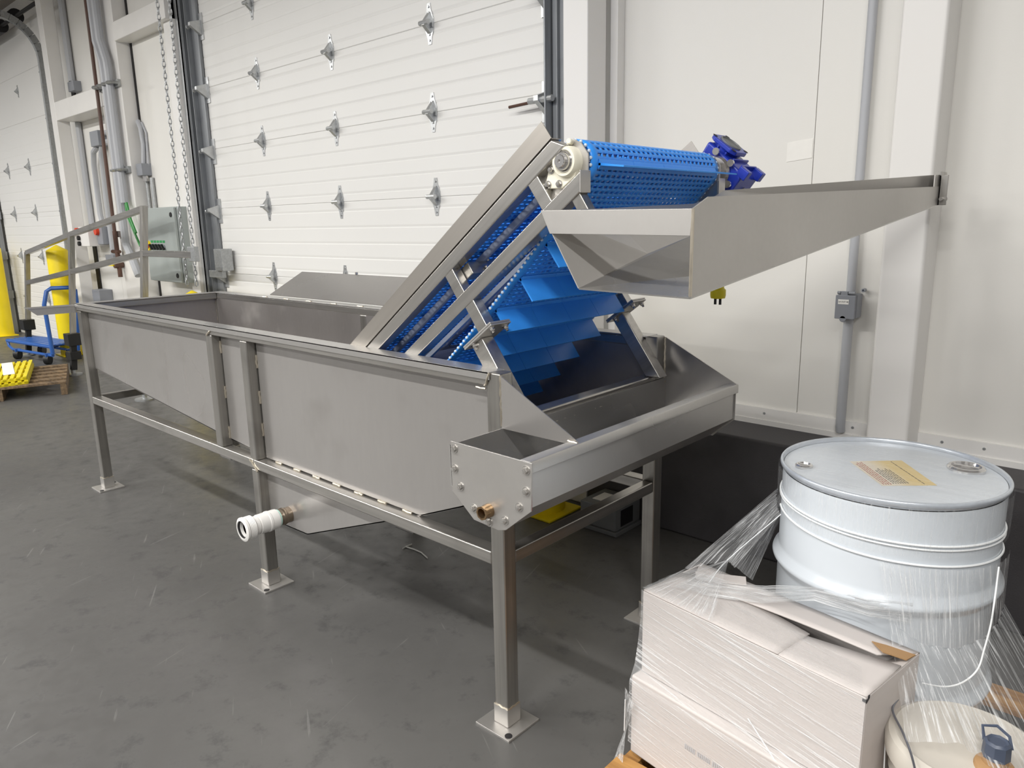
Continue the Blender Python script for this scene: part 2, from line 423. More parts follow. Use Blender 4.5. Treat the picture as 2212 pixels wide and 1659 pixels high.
d1 = thing('door_1', (-10, DY, 0), kind='structure')
zl = [0.0, .56, 1.11, 1.665, 2.225, 2.76]
for a, b in zip(zl, zl[1:]): door_section(a, b, -11.25, -8.62, FR, d1)
door_section(2.76, 3.3, -11.25, -8.62, (), d1); door_section(3.3, 3.82, -11.25, -8.62, (), d1)
for x in (-10.62, -9.72, ):
    for z in zl[1:5] + [3.12]: hinge_mb(x, z, 1.0 if z < 3 else .7).build('door_hinge', 'hinge', d1)
t = MB(); path = [(-8.50, 1.66, 0), (-8.50, 1.66, 3.30)] + [(-8.50, 1.66 - .42 * (1 - math.cos(a)), 3.30 + .42 * math.sin(a)) for a in [PI / 2 * i / 8 for i in range(1, 9)]] + [(-8.50, -3, 3.76)]
for p, q in zip(path, path[1:]):
    up = (1, 0, 0); t.bar(p, q, .07, .05, up)
t.build('track', 'galv', d1)
t = MB().box(-8.62, -8.50, 1.68, 1.72, 0, 3.4); t.build('track_angle', 'galv', d1)
t = MB().box(-11.45, -11.27, 1.64, 1.70, 0, 3.7)
for z in zl[1:]: t.box(-11.33, -11.22, 1.60, 1.70, z - .06, z + .05)
t.build('track', 'galv_dark', d1)
MB().bar((-8.6, 1.7, 3.97), (-8.6, -3, 3.97), .06, .08).build('upper_track', 'galv', d1)
for z in (1.66, 2.2, 2.7, 3.2): MB().cyl((-8.72, 1.69, z), (-8.45, 1.69, z), .012, 8).build('roller_stem', 'galv_dark', d1)
ts = MB().cyl((-12, 1.58, 3.80), (-8.15, 1.58, 3.80), .02, 12); ts.cyl((-11.2, 1.58, 3.80), (-9.45, 1.58, 3.80), .075, 14); ts.cyl((-8.95, 1.58, 3.80), (-8.87, 1.58, 3.80), .08, 18)
ts.build('torsion_spring', 'slot', d1)

# ---- things on the wall, right
o = thing('wall_outlet', (.285, WY, 1.08), 'grey lidded outlet box on the upright wall conduit beneath the chute', 'outlet')
b = MB().prism([(.247, 1.715, 1.033), (.325, 1.715, 1.033), (.325, 1.715, 1.128), (.247, 1.715, 1.128)], (0, .06, 0))
b.build('box_body', 'box_grey', o, bevel=.004)
b = MB().prism([(.245, 1.715, 1.03), (.322, 1.715, 1.03), (.322, 1.715, 1.125), (.245, 1.715, 1.125)], (0, -.014, 0))
b.lathe((.278, 1.715, 1.031), (0, -1, 0), [(.014, 0), (.014, .014)], 16)
lid = b.build('lid', 'box_grey', o, bevel=.003)
b = MB().cyl((.249, 1.708, 1.134), (.263, 1.708, 1.134), .006, 10); b.cyl((.292, 1.708, 1.134), (.318, 1.708, 1.134), .006, 10); b.box(.264, .291, 1.702, 1.714, 1.12, 1.14)
b.build('lid_hinge', 'box_grey', o, bevel=.002)
b = MB(); b.lathe((.334, 1.765, 1.143), (0, -1, 0), [(.008, 0), (.008, .02), (.004, .021), (.003, .014)], 14); b.build('lug', 'box_grey', o)
lab = MB().box(.2565, .2975, 1.6995, 1.7015, 1.089, 1.108).build('label_plate', 'paper', o)
def text(s, loc, size, mat, parent, name='lettering', rot=(PI / 2, 0, 0)):
    c = bpy.data.curves.new(name, 'FONT'); c.body = s; c.size = size; c.align_x = 'CENTER'; c.align_y = 'CENTER'; c.extrude = .0002
    q = bpy.data.objects.new(name, c); COL.objects.link(q); q.rotation_euler = rot
    bpy.context.view_layer.update()
    dg = bpy.context.evaluated_depsgraph_get(); me = bpy.data.meshes.new_from_object(q.evaluated_get(dg)); bpy.data.objects.remove(q)
    mt = Matrix.Translation(V(loc)) @ Matrix.Rotation(rot[2], 4, 'Z') @ Matrix.Rotation(rot[1], 4, 'Y') @ Matrix.Rotation(rot[0], 4, 'X')
    me.transform(mt); me.materials.clear(); me.materials.append(M[mat])
    q = bpy.data.objects.new(name, me); COL.objects.link(q); q.parent = parent; q.matrix_parent_inverse = Matrix.Translation(-rootpos(parent)); return q
text('LA OUT 48', (.277, 1.699, 1.0985), .0078, 'ink', lab)
b = MB().tube([(.285, 1.752, 4.1), (.285, 1.752, 1.10)], .017, 14)
c1 = b.build('conduit', 'conduit'); tag(c1, 'grey conduit running up the white wall from the lidded outlet box to the ceiling', 'conduit')
b = MB().tube([(.285, 1.752, 1.10), (.285, 1.752, .575), (.285, 1.758, .555)], .019, 14)
c1 = b.build('conduit', 'conduit'); tag(c1, 'short grey conduit between the lidded outlet box and the dark kerb', 'conduit')
b = MB().prism([(-.02, WY - .002, 1.655), (.085, WY - .002, 1.665), (.085, WY - .002, 1.74), (-.02, WY - .002, 1.73)], (0, .004, 0))
tag(b.build('notice_paper', 'paper'), 'plain white sheet on the wall behind the blue gearbox', 'paper')

# ---- left wall: pipes, boxes
def pipe(name, pts, r, mat, label, cat='conduit', group=None, n=10):
    return tag(MB().tube(pts, r, n).build(name, mat), label, cat, group)
pipe('water_pipe', [(-6.60, 1.515, 4.1), (-6.64, 1.515, 1.42)], .017, 'rust', 'thin brown pipe down the left edge of the conduit column', 'pipe')
for k, (x, zt, lb) in enumerate(((-6.37, .95, 'left'), (-6.27, 1.68, 'right'))):
    pts = [(x - .08, 1.50, 4.1), (x - .08, 1.50, 3.13), (x - .06, 1.505, 3.06), (x, 1.505, 2.93), (x + .005, 1.505, 2.85), (x, 1.505, zt + .35)]
    if k == 0: pts += [(x, 1.505, 1.3), (x + .10, 1.51, 1.15), (x + .2, 1.51, 1.0)]
    else: pts += [(x, 1.505, zt)]
    pipe('conduit', pts, .036, 'conduit', 'thick grey conduit with an offset bend on the white column, %s of the pair' % ('left' if k == 0 else 'right'), 'conduit', 'bent conduits on the white column')
def strap(x0, x1, z, label):
    t = thing('pipe_clamp', ((x0 + x1) / 2, 1.54, z), label, 'clamp')
    MB().box(x0, x1, 1.535, 1.56, z - .03, z + .03).build('channel', 'galv', t)
    b = MB(); n = max(2, int(round((x1 - x0) / .13)))
    for i in range(n):
        x = x0 + (i + .5) * (x1 - x0) / n; b.tube([(x - .05, 1.535, z)] + [(x - .05 * math.cos(a), 1.515 - .05 * math.sin(a), z) for a in (0, .6, 1.2, 1.57, 1.95, 2.55, 3.14)] + [(x + .05, 1.535, z)], .014, 6)
    b.build('strap', 'galv', t)
strap(-6.62, -6.16, 2.74, 'galvanised clamp holding the pipes on the white column beside the left beam')
strap(-6.45, -6.17, 1.98, 'galvanised clamp on the conduits of the white column, lower of the two')
v = thing('valve_set', (-6.64, 1.5, 1.1), 'small brown pipe valve with yellow lever on the left of the conduit column', 'valve')
MB().tube([(-6.64, 1.515, 1.42), (-6.64, 1.515, .97)], .022, 10).build('pipe_end', 'rust', v)
MB().box(-6.72, -6.50, 1.535, 1.56, 1.36, 1.42).build('clamp', 'chrome', v)
MB().cyl((-6.64, 1.55, 1.09), (-6.64, 1.47, 1.09), .032, 12).build('valve_body', 'rust', v); MB().cyl((-6.76, 1.515, 1.22), (-6.58, 1.515, 1.22), .018, 8).build('tee_fitting', 'rust', v)
MB().box(-6.78, -6.64, 1.455, 1.47, 1.08, 1.10).build('lever', 'yellow', v)
pipe('conduit', [(-7.90, 1.74, 4.1), (-7.90, 1.74, 3.0)], .035, 'conduit', 'grey conduit beside the far white column above the small junction box')
tag(MB().box(-7.93, -7.76, 1.70, 1.785, 2.89, 2.99).build('junction_box', 'box_grey', bevel=.006), 'small grey junction box on the conduit just above the left white beam', 'junction box')
pipe('conduit', [(-7.91, 1.745, 2.58), (-7.91, 1.745, 1.50)], .03, 'conduit', 'grey conduit beside the dark slot from the left beam down to the control station')
tag(MB().box(-7.88, -7.66, 1.64, 1.78, .64, .78).build('junction_box', 'box_grey', bevel=.006), 'grey junction box low on the wall at the foot of the dark slot', 'junction box')
jb = thing('junction_box', (-6.95, 1.68, 2.3), 'square grey junction box on the wall beside the brown pipe, with two conduits below', 'junction box')
MB().box(-7.38, -7.16, 1.66, 1.785, 2.28, 2.43).build('box_body', 'box_grey', jb, bevel=.006)
MB().cyl((-7.16, 1.72, 2.40), (-6.67, 1.72, 2.40), .025, 10).build('nipple', 'conduit', jb); MB().cyl((-7.16, 1.72, 2.31), (-6.67, 1.72, 2.31), .03, 10).build('nipple', 'conduit', jb)
pipe('conduit', [(-7.33, 1.71, 2.29), (-7.50, 1.72, 2.24), (-7.58, 1.735, 2.12), (-7.59, 1.735, 1.6), (-7.54, 1.735, 1.46)], .028, 'conduit', 'bent grey conduit under the square junction box, left one of two')
pipe('conduit', [(-7.22, 1.71, 2.29), (-7.30, 1.72, 2.20), (-7.34, 1.735, 2.0), (-7.36, 1.735, 1.8), (-7.37, 1.735, 1.16)], .025, 'conduit', 'bent grey conduit under the square junction box, right one of two')
tag(MB().box(-7.48, -7.26, 1.69, 1.78, 1.05, 1.17).build('junction_box', 'box_grey', bevel=.006), 'small grey outlet box below the right conduit on the left wall', 'junction box')
cs = thing('control_station', (-7.7, 1.78, 1.26), 'beige push button box with red and black buttons at the far white column', 'control box')
MB().box(-7.86, -7.58, 1.58, 1.785, 1.26, 1.47).build('box_body', 'white', cs, bevel=.008, label='beige box body')
for z in (1.29, 1.35): MB().lathe((-7.84, 1.585, z), (0, -1, 0), [(.025, 0), (.025, .03)], 12).build('black_button', 'dark', cs)
MB().lathe((-7.84, 1.585, 1.43), (0, -1, 0), [(.03, 0), (.03, .04)], 12).build('red_button', 'red', cs)
ds = thing('disconnect_switch', (-7.5, 1.78, 1.28), 'light grey switch box with a red round handle on the left wall', 'switch box')
MB().box(-7.56, -7.40, 1.66, 1.785, 1.28, 1.47).build('box_body', 'box_grey', ds, bevel=.006)
MB().lathe((-7.51, 1.66, 1.42), (0, -1, 0), [(.045, 0), (.04, .03)], 16).build('handle', 'red', ds)
pl = thing('power_drop', (-6.1, 1.69, 1.9), 'curved grey conduit ending in a plug box on the wall right of the conduit column', 'outlet')
MB().tube([(-6.16, 1.675, 2.40), (-6.13, 1.66, 2.41), (-6.09, 1.66, 2.35), (-6.07, 1.66, 2.2), (-6.09, 1.65, 2.02)], .022, 10).build('conduit_elbow', 'conduit', pl)
MB().tube([(-6.10, 1.68, 2.40), (-6.03, 1.68, 2.30), (-6.04, 1.67, 2.0)], .010, 8).build('cable', 'conduit', pl)
MB().box(-6.155, -6.03, 1.60, 1.695, 1.92, 2.03).build('plug_box', 'box_grey', pl, bevel=.006)
MB().cyl((-6.08, 1.65, 1.925), (-6.08, 1.65, 1.87), .028, 12).build('plug', 'chrome', pl)
pipe('steel_tube', [(-6.0, 1.67, 1.9), (-6.0, 1.67, 1.62)], .02, 'galv', 'short bright metal tube standing above the grey green cabinet', 'pipe')
pipe('steel_tube', [(-6.12, 1.67, 1.88), (-6.12, 1.67, 1.62)], .016, 'galv', 'short metal tube right of the conduit column above the railing', 'pipe')
g = MB().tube([(-6.25, 1.505, 1.68), (-6.23, 1.50, 1.55), (-6.10, 1.50, 1.38), (-6.02, 1.5, 1.28)], .012, 6); g.tube([(-6.23, 1.505, 1.68), (-6.17, 1.50, 1.53), (-6.08, 1.50, 1.40)], .012, 6)
tag(g.build('earth_wire', 'green_w'), 'green wires hanging from the cut end of a conduit on the column', 'wire')
# cabinet
cb = thing('electrical_cabinet', (-5.53, 1.69, .96), 'grey green steel electrical cabinet on the wall with a row of black switches', 'cabinet')
MB().box(-5.86, -5.20, 1.515, 1.69, .965, 1.618).build('body', 'cab', cb, bevel=.006)
dr = MB().box(-5.852, -5.208, 1.49, 1.512, .972, 1.611).build('door', 'cab', cb, bevel=.004)
for zz in (1.55, 1.03): MB().lathe((-5.27, 1.49, zz), (0, -1, 0), [(.022, 0), (.02, .006)], 14).build('lock', 'dark', dr)
for i in range(5):
    x = -5.722 + i * .062
    MB().box(x - .022, x + .022, 1.487, 1.491, 1.312, 1.332).build('tag_plate', 'green', dr)
    MB().lathe((x, 1.49, 1.275), (0, -1, 0), [(.02, 0), (.02, .008)], 12).build('switch_collar', 'box_grey', dr); MB().bar((x - .022, 1.474, 1.296), (x + .022, 1.474, 1.254), .014, .02, (0, 1, 0)).build('switch', 'dark', dr)
MB().lathe((-5.80, 1.49, 1.285), (0, -1, 0), [(.046, 0), (.044, .012)], 18).build('isolator_plate', 'yellow', dr)
MB().box(-5.84, -5.77, 1.463, 1.479, 1.268, 1.298).build('isolator_handle', 'red', dr)
# hoist chain: two strands
def chain(x0, z0, x1, z1, y, label):
    b = MB(); n = int((z0 - z1) / .042)
    for i in range(n):
        f = i / n; c = V((x0 + (x1 - x0) * f, y, z0 + (z1 - z0) * f)); side = V((1, 0, 0)) if i % 2 else V((.35, .94, 0))
        b.tube([c + side * (.011 * math.cos(a)) + V((0, 0, .026 * math.sin(a))) for a in [2 * PI * k / 8 for k in range(8)]], .0045, 4, True)
    return tag(b.build('hoist_chain', 'galv'), label, 'chain', 'door hoist chains')
chain(-4.86, 4.05, -4.90, .95, 1.40, 'hanging steel door chain in front of the grey green cabinet, left strand')
chain(-4.64, 4.05, -4.73, .95, 1.40, 'hanging steel door chain beside the door jamb, right strand')
ch = MB().box(-5.05, -4.86, 1.585, 1.6, 1.17, 1.30)
# bollards
def bollard_mesh(x, y):
    t = thing('bollard', (x, y, 0))
    MB().lathe((x, y, .0), (0, 0, 1), [(.112, 0), (.112, 1.2), (.108, 1.215), (.008, 1.275), (0, 1.276)], 28).build('sleeve', 'yellow', t)
    MB().box(x - .15, x + .15, y - .13, y + .13, 0, .012).build('base_plate', 'yellow', t, bevel=.004)
    return t
b0 = bollard_mesh(-8.40, 1.50)
tag(b0, 'tall yellow bollard with a cone top behind the blue platform cart', 'bollard', 'yellow bollards')
dup(b0, (-11.02, 1.47, 0), 'tall yellow bollard cut by the left edge, beside the dark track of the far door', 'yellow bollards')
dup(b0, (-1.01, 1.36, 0), 'yellow bollard whose foot shows on the floor beneath the front trough', 'yellow bollards')
b0d = MB().lathe((-4.87, 1.42, 0), (0, 0, 1), [(.112, 0), (.112, .86), (.1, .875), (.008, .925), (0, .926)], 24).build('bollard', 'yellow')
tag(b0d, 'short yellow post just peeking over the far corner of the tank', 'bollard', 'yellow bollards')
# ------------------------------------------------------------------ wash tank
L = -3.145; W = .817; ZT = 1.05; T = .05
tk = thing('wash_tank', (-1.55, W / 2, 0), 'long stainless steel wash tank on square legs with a front trough', 'tank')
def leg(x, y, z1, foot=True, parent=tk, nm='leg', s=T):
    o = MB().box(x, x + s, y, y + s, .006, z1).build(nm, 'tube_z', parent, bevel=.005)
    if foot:
        cx, cy = x + s / 2, y + s / 2
        b = MB().box(cx - .066, cx + .066, cy - .066, cy + .066, 0, .007)
        b.build('foot_plate', 'plate', o, bevel=.001)
        MB().box(x - .003, x + s + .003, y - .003, y + s + .003, .007, .066).build('foot_socket', 'plate', o, bevel=.003)
        for sx, sy in ((1, -1), (-1, 1)): MB().lathe((cx + .05 * sx, cy + .05 * sy, .0072), (0, 0, 1), [(.011, 0), (.011, .0012), (.007, .0014)], 14).build('bolt_hole', 'slot', o)
        q = [V((x, y, .066)), V((x + s, y, .066)), V((x + s, y + s, .066)), V((x, y + s, .066)), V((x, y, .066))]
        pts = []
        for a, c in zip(q, q[1:]):
            for i in range(5): pts.append(a.lerp(c, i / 5) + V((0, 0, random.uniform(-.003, .003))))
        MB().tube(pts, .0035, 6, True).build('weld_bead', 'weld', o)
    return o
leg(-T, 0, ZT); leg(-T, W - T, ZT)
leg(-1.372, 0, .498); leg(-1.372, W - T, .498)
leg(L, 0, ZT - .04); leg(L, W - T, ZT - .04)
# uprights of the side frame
for x in (-1.652, -1.372):
    MB().box(x, x + T, 0, T, .54, 1.012).build('upright', 'tube_z', tk, bevel=.005)
    MB().box(x, x + T, W - T, W, .54, 1.012).build('upright', 'tube_z', tk, bevel=.005)
# rails
def rail_top(y0, y1, out):
    o = MB().box(L, -T, y0, y1, 1.012, 1.046).build('top_rail', 'tube_x', tk, bevel=.005)
    yy = (y0 - .004, y1 + .006) if out < 0 else (y0 - .006, y1 + .004)
    b = MB().box(L - .004, -.035, yy[0], yy[1], 1.046, 1.051)
    ye = yy[0] if out < 0 else yy[1]
    b.box(L - .004, -.035, min(ye, ye + .002), max(ye, ye + .002), 1.030, 1.051)
    b.build('rim_cap', 'trough', o, bevel=.002)
    return o
rail_top(0, T, -1); rail_top(W - T, W, 1)
MB().box(L, L + T, T, W - T, 1.012, 1.046).build('end_rail', 'tube_y', tk, bevel=.005)
MB().box(L - .004, L + T + .006, T, W - T, 1.046, 1.051).build('rim_cap', 'trough', tk, bevel=.002)
MB().box(-1.352, -T, 0, T, .5, .54).build('lower_rail', 'tube_x', tk, bevel=.005)
MB().box(L + T, -1.352, 0, T, .5, .54).build('lower_rail', 'tube_x', tk, bevel=.005)
MB().box(L + T, -T, W - T, W, .5, .54).build('lower_rail', 'tube_x', tk, bevel=.005)
MB().box(-.045, -.005, T, W - T, .5, .54).build('cross_rail', 'tube_y', tk, bevel=.005)
MB().box(L + .005, L + .045, T, W - T, .5, .54).build('cross_rail', 'tube_y', tk, bevel=.005)
MB().box(-.05, 0, T, W - T, .872, .92).build('weir_rail', 'tube_y', tk, bevel=.006)
# sheet walls
yn, yf = T - .012, W - T + .012
prof = [(L + .02, 1.03), (L + .02, .695), (-1.65, .572), (-1.36, .552), (-1.36, .282), (-1.06, .292), (-.40, .54), (-.04, .688), (-.04, 1.03)]
def side(y, nm, lab=None):
    secs = ([(L + .052, 1.012), (L + .052, .695), (-1.656, .573), (-1.656, 1.012)], [(-1.596, 1.012), (-1.596, .568), (-1.376, .556), (-1.376, 1.012)],
            [(-1.315, 1.012), (-1.315, .546), (-.384, .546), (-.06, .68), (-.05, .69), (-.05, 1.012)], [(-1.36, .538), (-1.36, .282), (-1.06, .292), (-.404, .538)])
    for q_ in secs: MB().prism([(x, y, z) for x, z in q_], (0, .004, 0)).build(nm, 'sheet', tk, label=lab)
side(yn, 'side_panel'); side(yf - .004, 'side_panel')
b = MB().box(L + .018, L + .022, yn, yf, .69, 1.045); b.build('end_panel', 'sheet_in', tk)
inn = MB()
for y in (yn + .010, yf - .010): inn.add([(x, y, z) for x, z in prof], [tuple(range(len(prof)))])
inn.build('tank_lining', 'sheet_in', tk, fix=False)
fl = MB()
for (x0, z0), (x1, z1) in zip(prof[1:-1], prof[2:-1]):
    fl.prism([(x0, yn, z0), (x1, yn, z1), (x1, yn, z1 + .004), (x0, yn, z0 + .004)] if abs(x1 - x0) > .01 else [(x0 - .004, yn, z0), (x0, yn, z0), (x1, yn, z1), (x1 - .004, yn, z1)], (0, yf - yn, 0))
fl.build('tank_floor', 'sheet_in', tk)
MB().box(-.043, -.039, yn, yf, .688, .88).build('weir_panel', 'sheet_in', tk)
# weld beads: stitch welds along the posts and the lower rail, corner beads
def bead(p0, p1, r=.0035, nm='weld_bead'):
    p0, p1 = V(p0), V(p1); n = max(2, int((p1 - p0).length / .008))
    pts = [p0.lerp(p1, i / n) + V((random.uniform(-1, 1), random.uniform(-1, 1), random.uniform(-1, 1))) * .0012 for i in range(n + 1)]
    return MB().tube(pts, r, 6).build(nm, 'weld', tk)
for x, zz in ((-1.595, (.96, .77, .60)), (-1.315, (.93, .79, .66))):
    for z in zz: bead((x - .004, yn - .002, z - .025), (x - .004, yn - .002, z + .025), .004)
for i in range(7):
    x = -1.22 + i * .128; bead((x - .022, yn - .002, .543), (x + .022, yn - .002, .543), .004)
for i in range(5):
    x = -2.52 + i * .22; bead((x - .022, W - T - .002, 1.052), (x + .022, W - T - .002, 1.052), .004)
bead((L + .03, yf - .008, .72), (L + .03, yf - .008, 1.03), .005)
bead((.001, .003, .912), (.001, .003, 1.045), .0045)
bead((.001, W - .003, .80), (.001, W - .003, 1.045), .0045)
bead((.002, T + .01, .878), (.002, W - T - .01, .878), .003)
bead((-1.63, -.002, 1.010), (-1.60, -.002, 1.030), .004); bead((-1.375, -.002, .535), (-1.32, -.002, .497), .004)
bead((-.052, -.003, 1.012), (-.035, -.003, 1.05), .0035); bead((-.085, -.003, 1.006), (-.05, -.003, 1.004), .003)
# drain
dn = MB().cyl((-1.18, yn, .343), (-1.18, -.012, .343), .031, 24); dn.lathe((-1.18, .0, .343), (0, -1, 0), [(.031, -.02), (.034, -.012), (.034, -.006), (.031, 0)], 24, cap=False)
d = dn.build('drain_stub', 'brass', tk, label='heat tinted steel drain stub')
MB().cyl((-1.18, -.010, .343), (-1.18, -.022, .343), .033, 24).build('thread_tape', 'tape', d)
b = MB().lathe((-1.18, -.018, .343), (0, -1, 0), [(.026, 0), (.037, 0), (.038, .006), (.038, .03), (.040, .032), (.040, .040), (.038, .042), (.038, .076), (.026, .078)], 28)
b.build('pvc_adapter', 'pvc', d)
b = MB().lathe((-1.18, -.100, .343), (0, -1, 0), [(.030, -.006), (.036, 0), (.036, .016), (.042, .018)] + [q for k in range(5) for q in ((.044, .020 + k * .005), (.042, .0225 + k * .005))] + [(.046, .048), (.046, .056), (.038, .060), (.034, .060), (.034, .010), (.030, .004)], 30)
b.build('pvc_union_nut', 'pvc', d)
b = MB().lathe((-1.18, -.098, .343), (0, -1, 0), [(.022, 0), (.031, .0), (.031, .052), (.027, .052), (.026, .002)], 26); b.build('pvc_pipe', 'pvc', d)
b = MB().lathe((-1.18, -.110, .343), (0, -1, 0), [(.0325, .03), (.0325, .048), (.031, .048), (.031, .03)], 26); b.build('seal_ring', 'slot', d)
# infeed splash sheet on the far side
b = MB().prism([(-2.50, W - .03, 1.062), (-.7, W - .03, 1.062), (-.7, W + .185, 1.175), (-2.50, W + .185, 1.175)], (0, -.002, .003))
sp = b.build('splash_sheet', 'sheet', tk); MB().tube([(-1.98, W + .185, 1.178), (-1.98, W + .185, 1.19)], .008, 8).build('stud', 'bolt', sp)
# near lip at the far left end
b = MB().prism([(L - .005, .02, 1.035), (L - .03, .02, 1.04), (L - .03, -.235, 1.045), (L - .005, -.225, 1.04)], (0, 0, .003))
b.prism([(L - .008, .02, 1.04), (L - .008, .02, 1.000), (L - .008, -.185, 1.003), (L - .008, -.225, 1.04)], (-.003, 0, 0))
b.build('outlet_lip', 'trough', tk)
# ---- front trough
Y1 = -.188
tp = [(.012, .918), (.012, .79), (.085, .733), (.165, .728), (.19, .735), (.268, .80), (.274, .915)]
pp = [(.002, .905), (.004, .80), (.08, .737), (.185, .737), (.258, .803), (.258, .905)]
pi_ = [(.255, .905), (.255, .8045), (.184, .740), (.081, .740), (.007, .8015), (.005, .905)]
trough = MB().prism([(x, Y1, z) for x, z in pp + pi_], (0, W - Y1, 0)).build('trough', 'trough', tk, ang=20)
b = MB().prism([(.222, Y1 + .004, .896), (.232, Y1 + .004, .914), (.262, Y1 + .004, .914), (.264, Y1 + .004, .910), (.264, Y1 + .004, .886), (.261, Y1 + .004, .886), (.261, Y1 + .004, .908), (.235, Y1 + .004, .910), (.225, Y1 + .004, .894)], (0, W - Y1 + .008, 0))
b.build('trough_lip', 'trough', trough, bevel=.001)
b = MB().prism([(.17, Y1 + .006, .868), (.224, Y1 + .006, .897), (.224, Y1 + .006, .8985), (.169, Y1 + .006, .870)], (0, W - Y1 - .012, 0))
b.build('inner_ledge', 'trough', trough)
epl = MB().prism([(x, Y1, z) for x, z in tp], (0, -.004, 0)).build('end_plate', 'plate', trough, bevel=.0008)
b = MB().prism([(x, Y1 + .0035, z) for x, z in [(.266, .80), (.268, .912), (.262, .912), (.26, .80)]], (0, -.004, 0)); b.build('sealant', 'paint_rust', trough, label='red sealant line')
for x, z in ((.026, .901), (.025, .85), (.043, .808), (.087, .763), (.137, .741), (.189, .759), (.234, .803), (.256, .846), (.257, .896)):
    MB().hexbolt((x, Y1 - .004, z), (0, -1, 0), .0075, .006).build('bolt', 'bolt', epl)
b = MB().lathe((.138, Y1 - .004, .771), (0, -1, 0), [(.012, 0), (.017, 0), (.017, .010), (.0155, .014), (.0155, .026), (.0118, .026), (.0115, .002), (0, .002)], 22)
b.lathe((.138, Y1 - .004, .771), (0, -1, 0), [(.0145, .0225), (.0172, .0225), (.0172, .0265), (.0125, .0265)], 8, cap=False)
b.build('threaded_port', 'bronze', epl, label='bronze coloured threaded port')
MB().prism([(x, W, z) for x, z in [(.002, 1.045), (.262, .917), (.262, .80), (.188, .733), (.08, .733), (.002, .80)]], (0, -.003, 0)).build('end_gusset', 'sheet', trough)
MB().prism([(.002, 0, 1.045), (.255, 0, .914), (.225, 0, .905), (.002, 0, .905)], (0, .003, 0)).build('side_gusset', 'sheet', trough)
bead((.226, -.004, .915), (.255, -.004, .914), .003)
# ------------------------------------------------------------------ incline conveyor
HX, HZ = .166, 1.571
U = V((math.cos(TH), 0, math.sin(TH))); N = V((-math.sin(TH), 0, math.cos(TH)))
def st(s, t, y): return V((HX, y, HZ)) + U * s + N * t
cv = thing('incline_conveyor', (-.2, .4, .93), 'steep stainless conveyor with a perforated blue belt rising out of the tank', 'conveyor')
YN, YF = .055, .768; TB = .038
SB = -1.40
def ibox(mb, s0, s1, t0, t1, y0, y1, cut=None):
    q = [st(s0, t0, y0), st(s1, t0, y0), st(s1 if cut is None else cut, t1, y0), st(s0, t1, y0)]
    return mb.prism(q, (0, y1 - y0, 0))
for y, inn in ((YN, 1), (YF - TB, -1)):
    ibox(MB(), SB, .028, .024, .062, y, y + TB, .002).build('upper_rail', 'tube_i', cv, bevel=.004)
    e = .02
    q = [st(SB, -.088, y), st(-.002, -.088, y), st(-.002, -.088, y) + V((0, 0, .047)), st(SB, -.05, y)]
    lr = MB().prism(q, (0, TB, 0)).build('lower_rail', 'tube_i', cv, bevel=.003)
    if inn == 1:
        p = st(-.002, -.088, y); MB().box(p.x, p.x + .003, y - .001, y + TB + .001, p.z - .001, p.z + .05).build('end_cap', 'plate', lr, bevel=.001)
    else:
        p = st(-.002, -.088, y); MB().box(p.x, p.x + .003, y - .001, y + TB + .001, p.z - .001, p.z + .05).build('end_cap', 'plate', lr, bevel=.001)
    g = MB(); yy = y if inn == 1 else y + TB - .002
    ibox(g, SB, .006, .0625, .114, yy, yy + .002)
    ibox(g, SB, .006, .0625, .0645, y, y + TB)
    g.build('side_guard', 'guard', cv)
    for s_ in (-.10, -.49): ibox(MB(), s_ - .019, s_ + .019, -.052, .026, y + .002, y + TB - .002).build('upright', 'tube_i', cv, bevel=.003)
    # bearing plate
    yb = YN + .030 if inn == 1 else YF - .034
    po = [(-.085, .03), (.02, .062), (.040, .058), (.075, .020), (.072, -.016), (.03, -.052), (-.085, -.052)]
    bp = MB().prism([st(s_, t_, yb) for s_, t_ in [(-.083, .026), (-.012, .05)]] + [V((HX + x, yb, HZ + z)) for x, z in [(.008, .052), (.032, .041), (.052, .015), (.052, -.022)]] + [st(.03, -.052, yb), st(-.083, -.052, yb)], (0, .004, 0))
    bp.build('bearing_plate', 'plate', cv)
    # support legs: upper tube with flange, lower tube down to the weir
    sc, lw = -.476, -.512
    up = MB(); ibox(up, sc - .02, sc + .02, -.178, -.086, y + .002, y + TB); up = up.build('support_tube', 'tube_i', cv, bevel=.003)
    tz = lambda s_: (.921 - HZ - s_ * math.sin(TH)) / math.cos(TH)
    lo = MB().prism([st(lw - .024, -.188, y - .004), st(lw + .024, -.188, y - .004), st(lw + .024, tz(lw + .024), y - .004), st(lw - .024, tz(lw - .024), y - .004)], (0, TB + .008, 0)); lo = lo.build('support_leg', 'tube_i', cv, bevel=.004)
    for k, (t0, pr) in enumerate(((-.183, up), (-.189, lo))):
        f = MB(); ibox(f, sc - .075, sc + .055, t0, t0 + .005, y - .02, y + TB + .02); f.build('flange_plate', 'plate', pr, bevel=.001)
    bb = MB()
    for ds in (-.045, .04):
        for yy in (y - .008, y + TB + .008):
            bb = MB().hexbolt(st(sc + ds, -.189, yy), -N, .007, .008); bb.cyl(st(sc + ds, -.205, yy), st(sc + ds, -.178, yy), .004, 8)
            bb.build('bolt', 'bolt', lo)
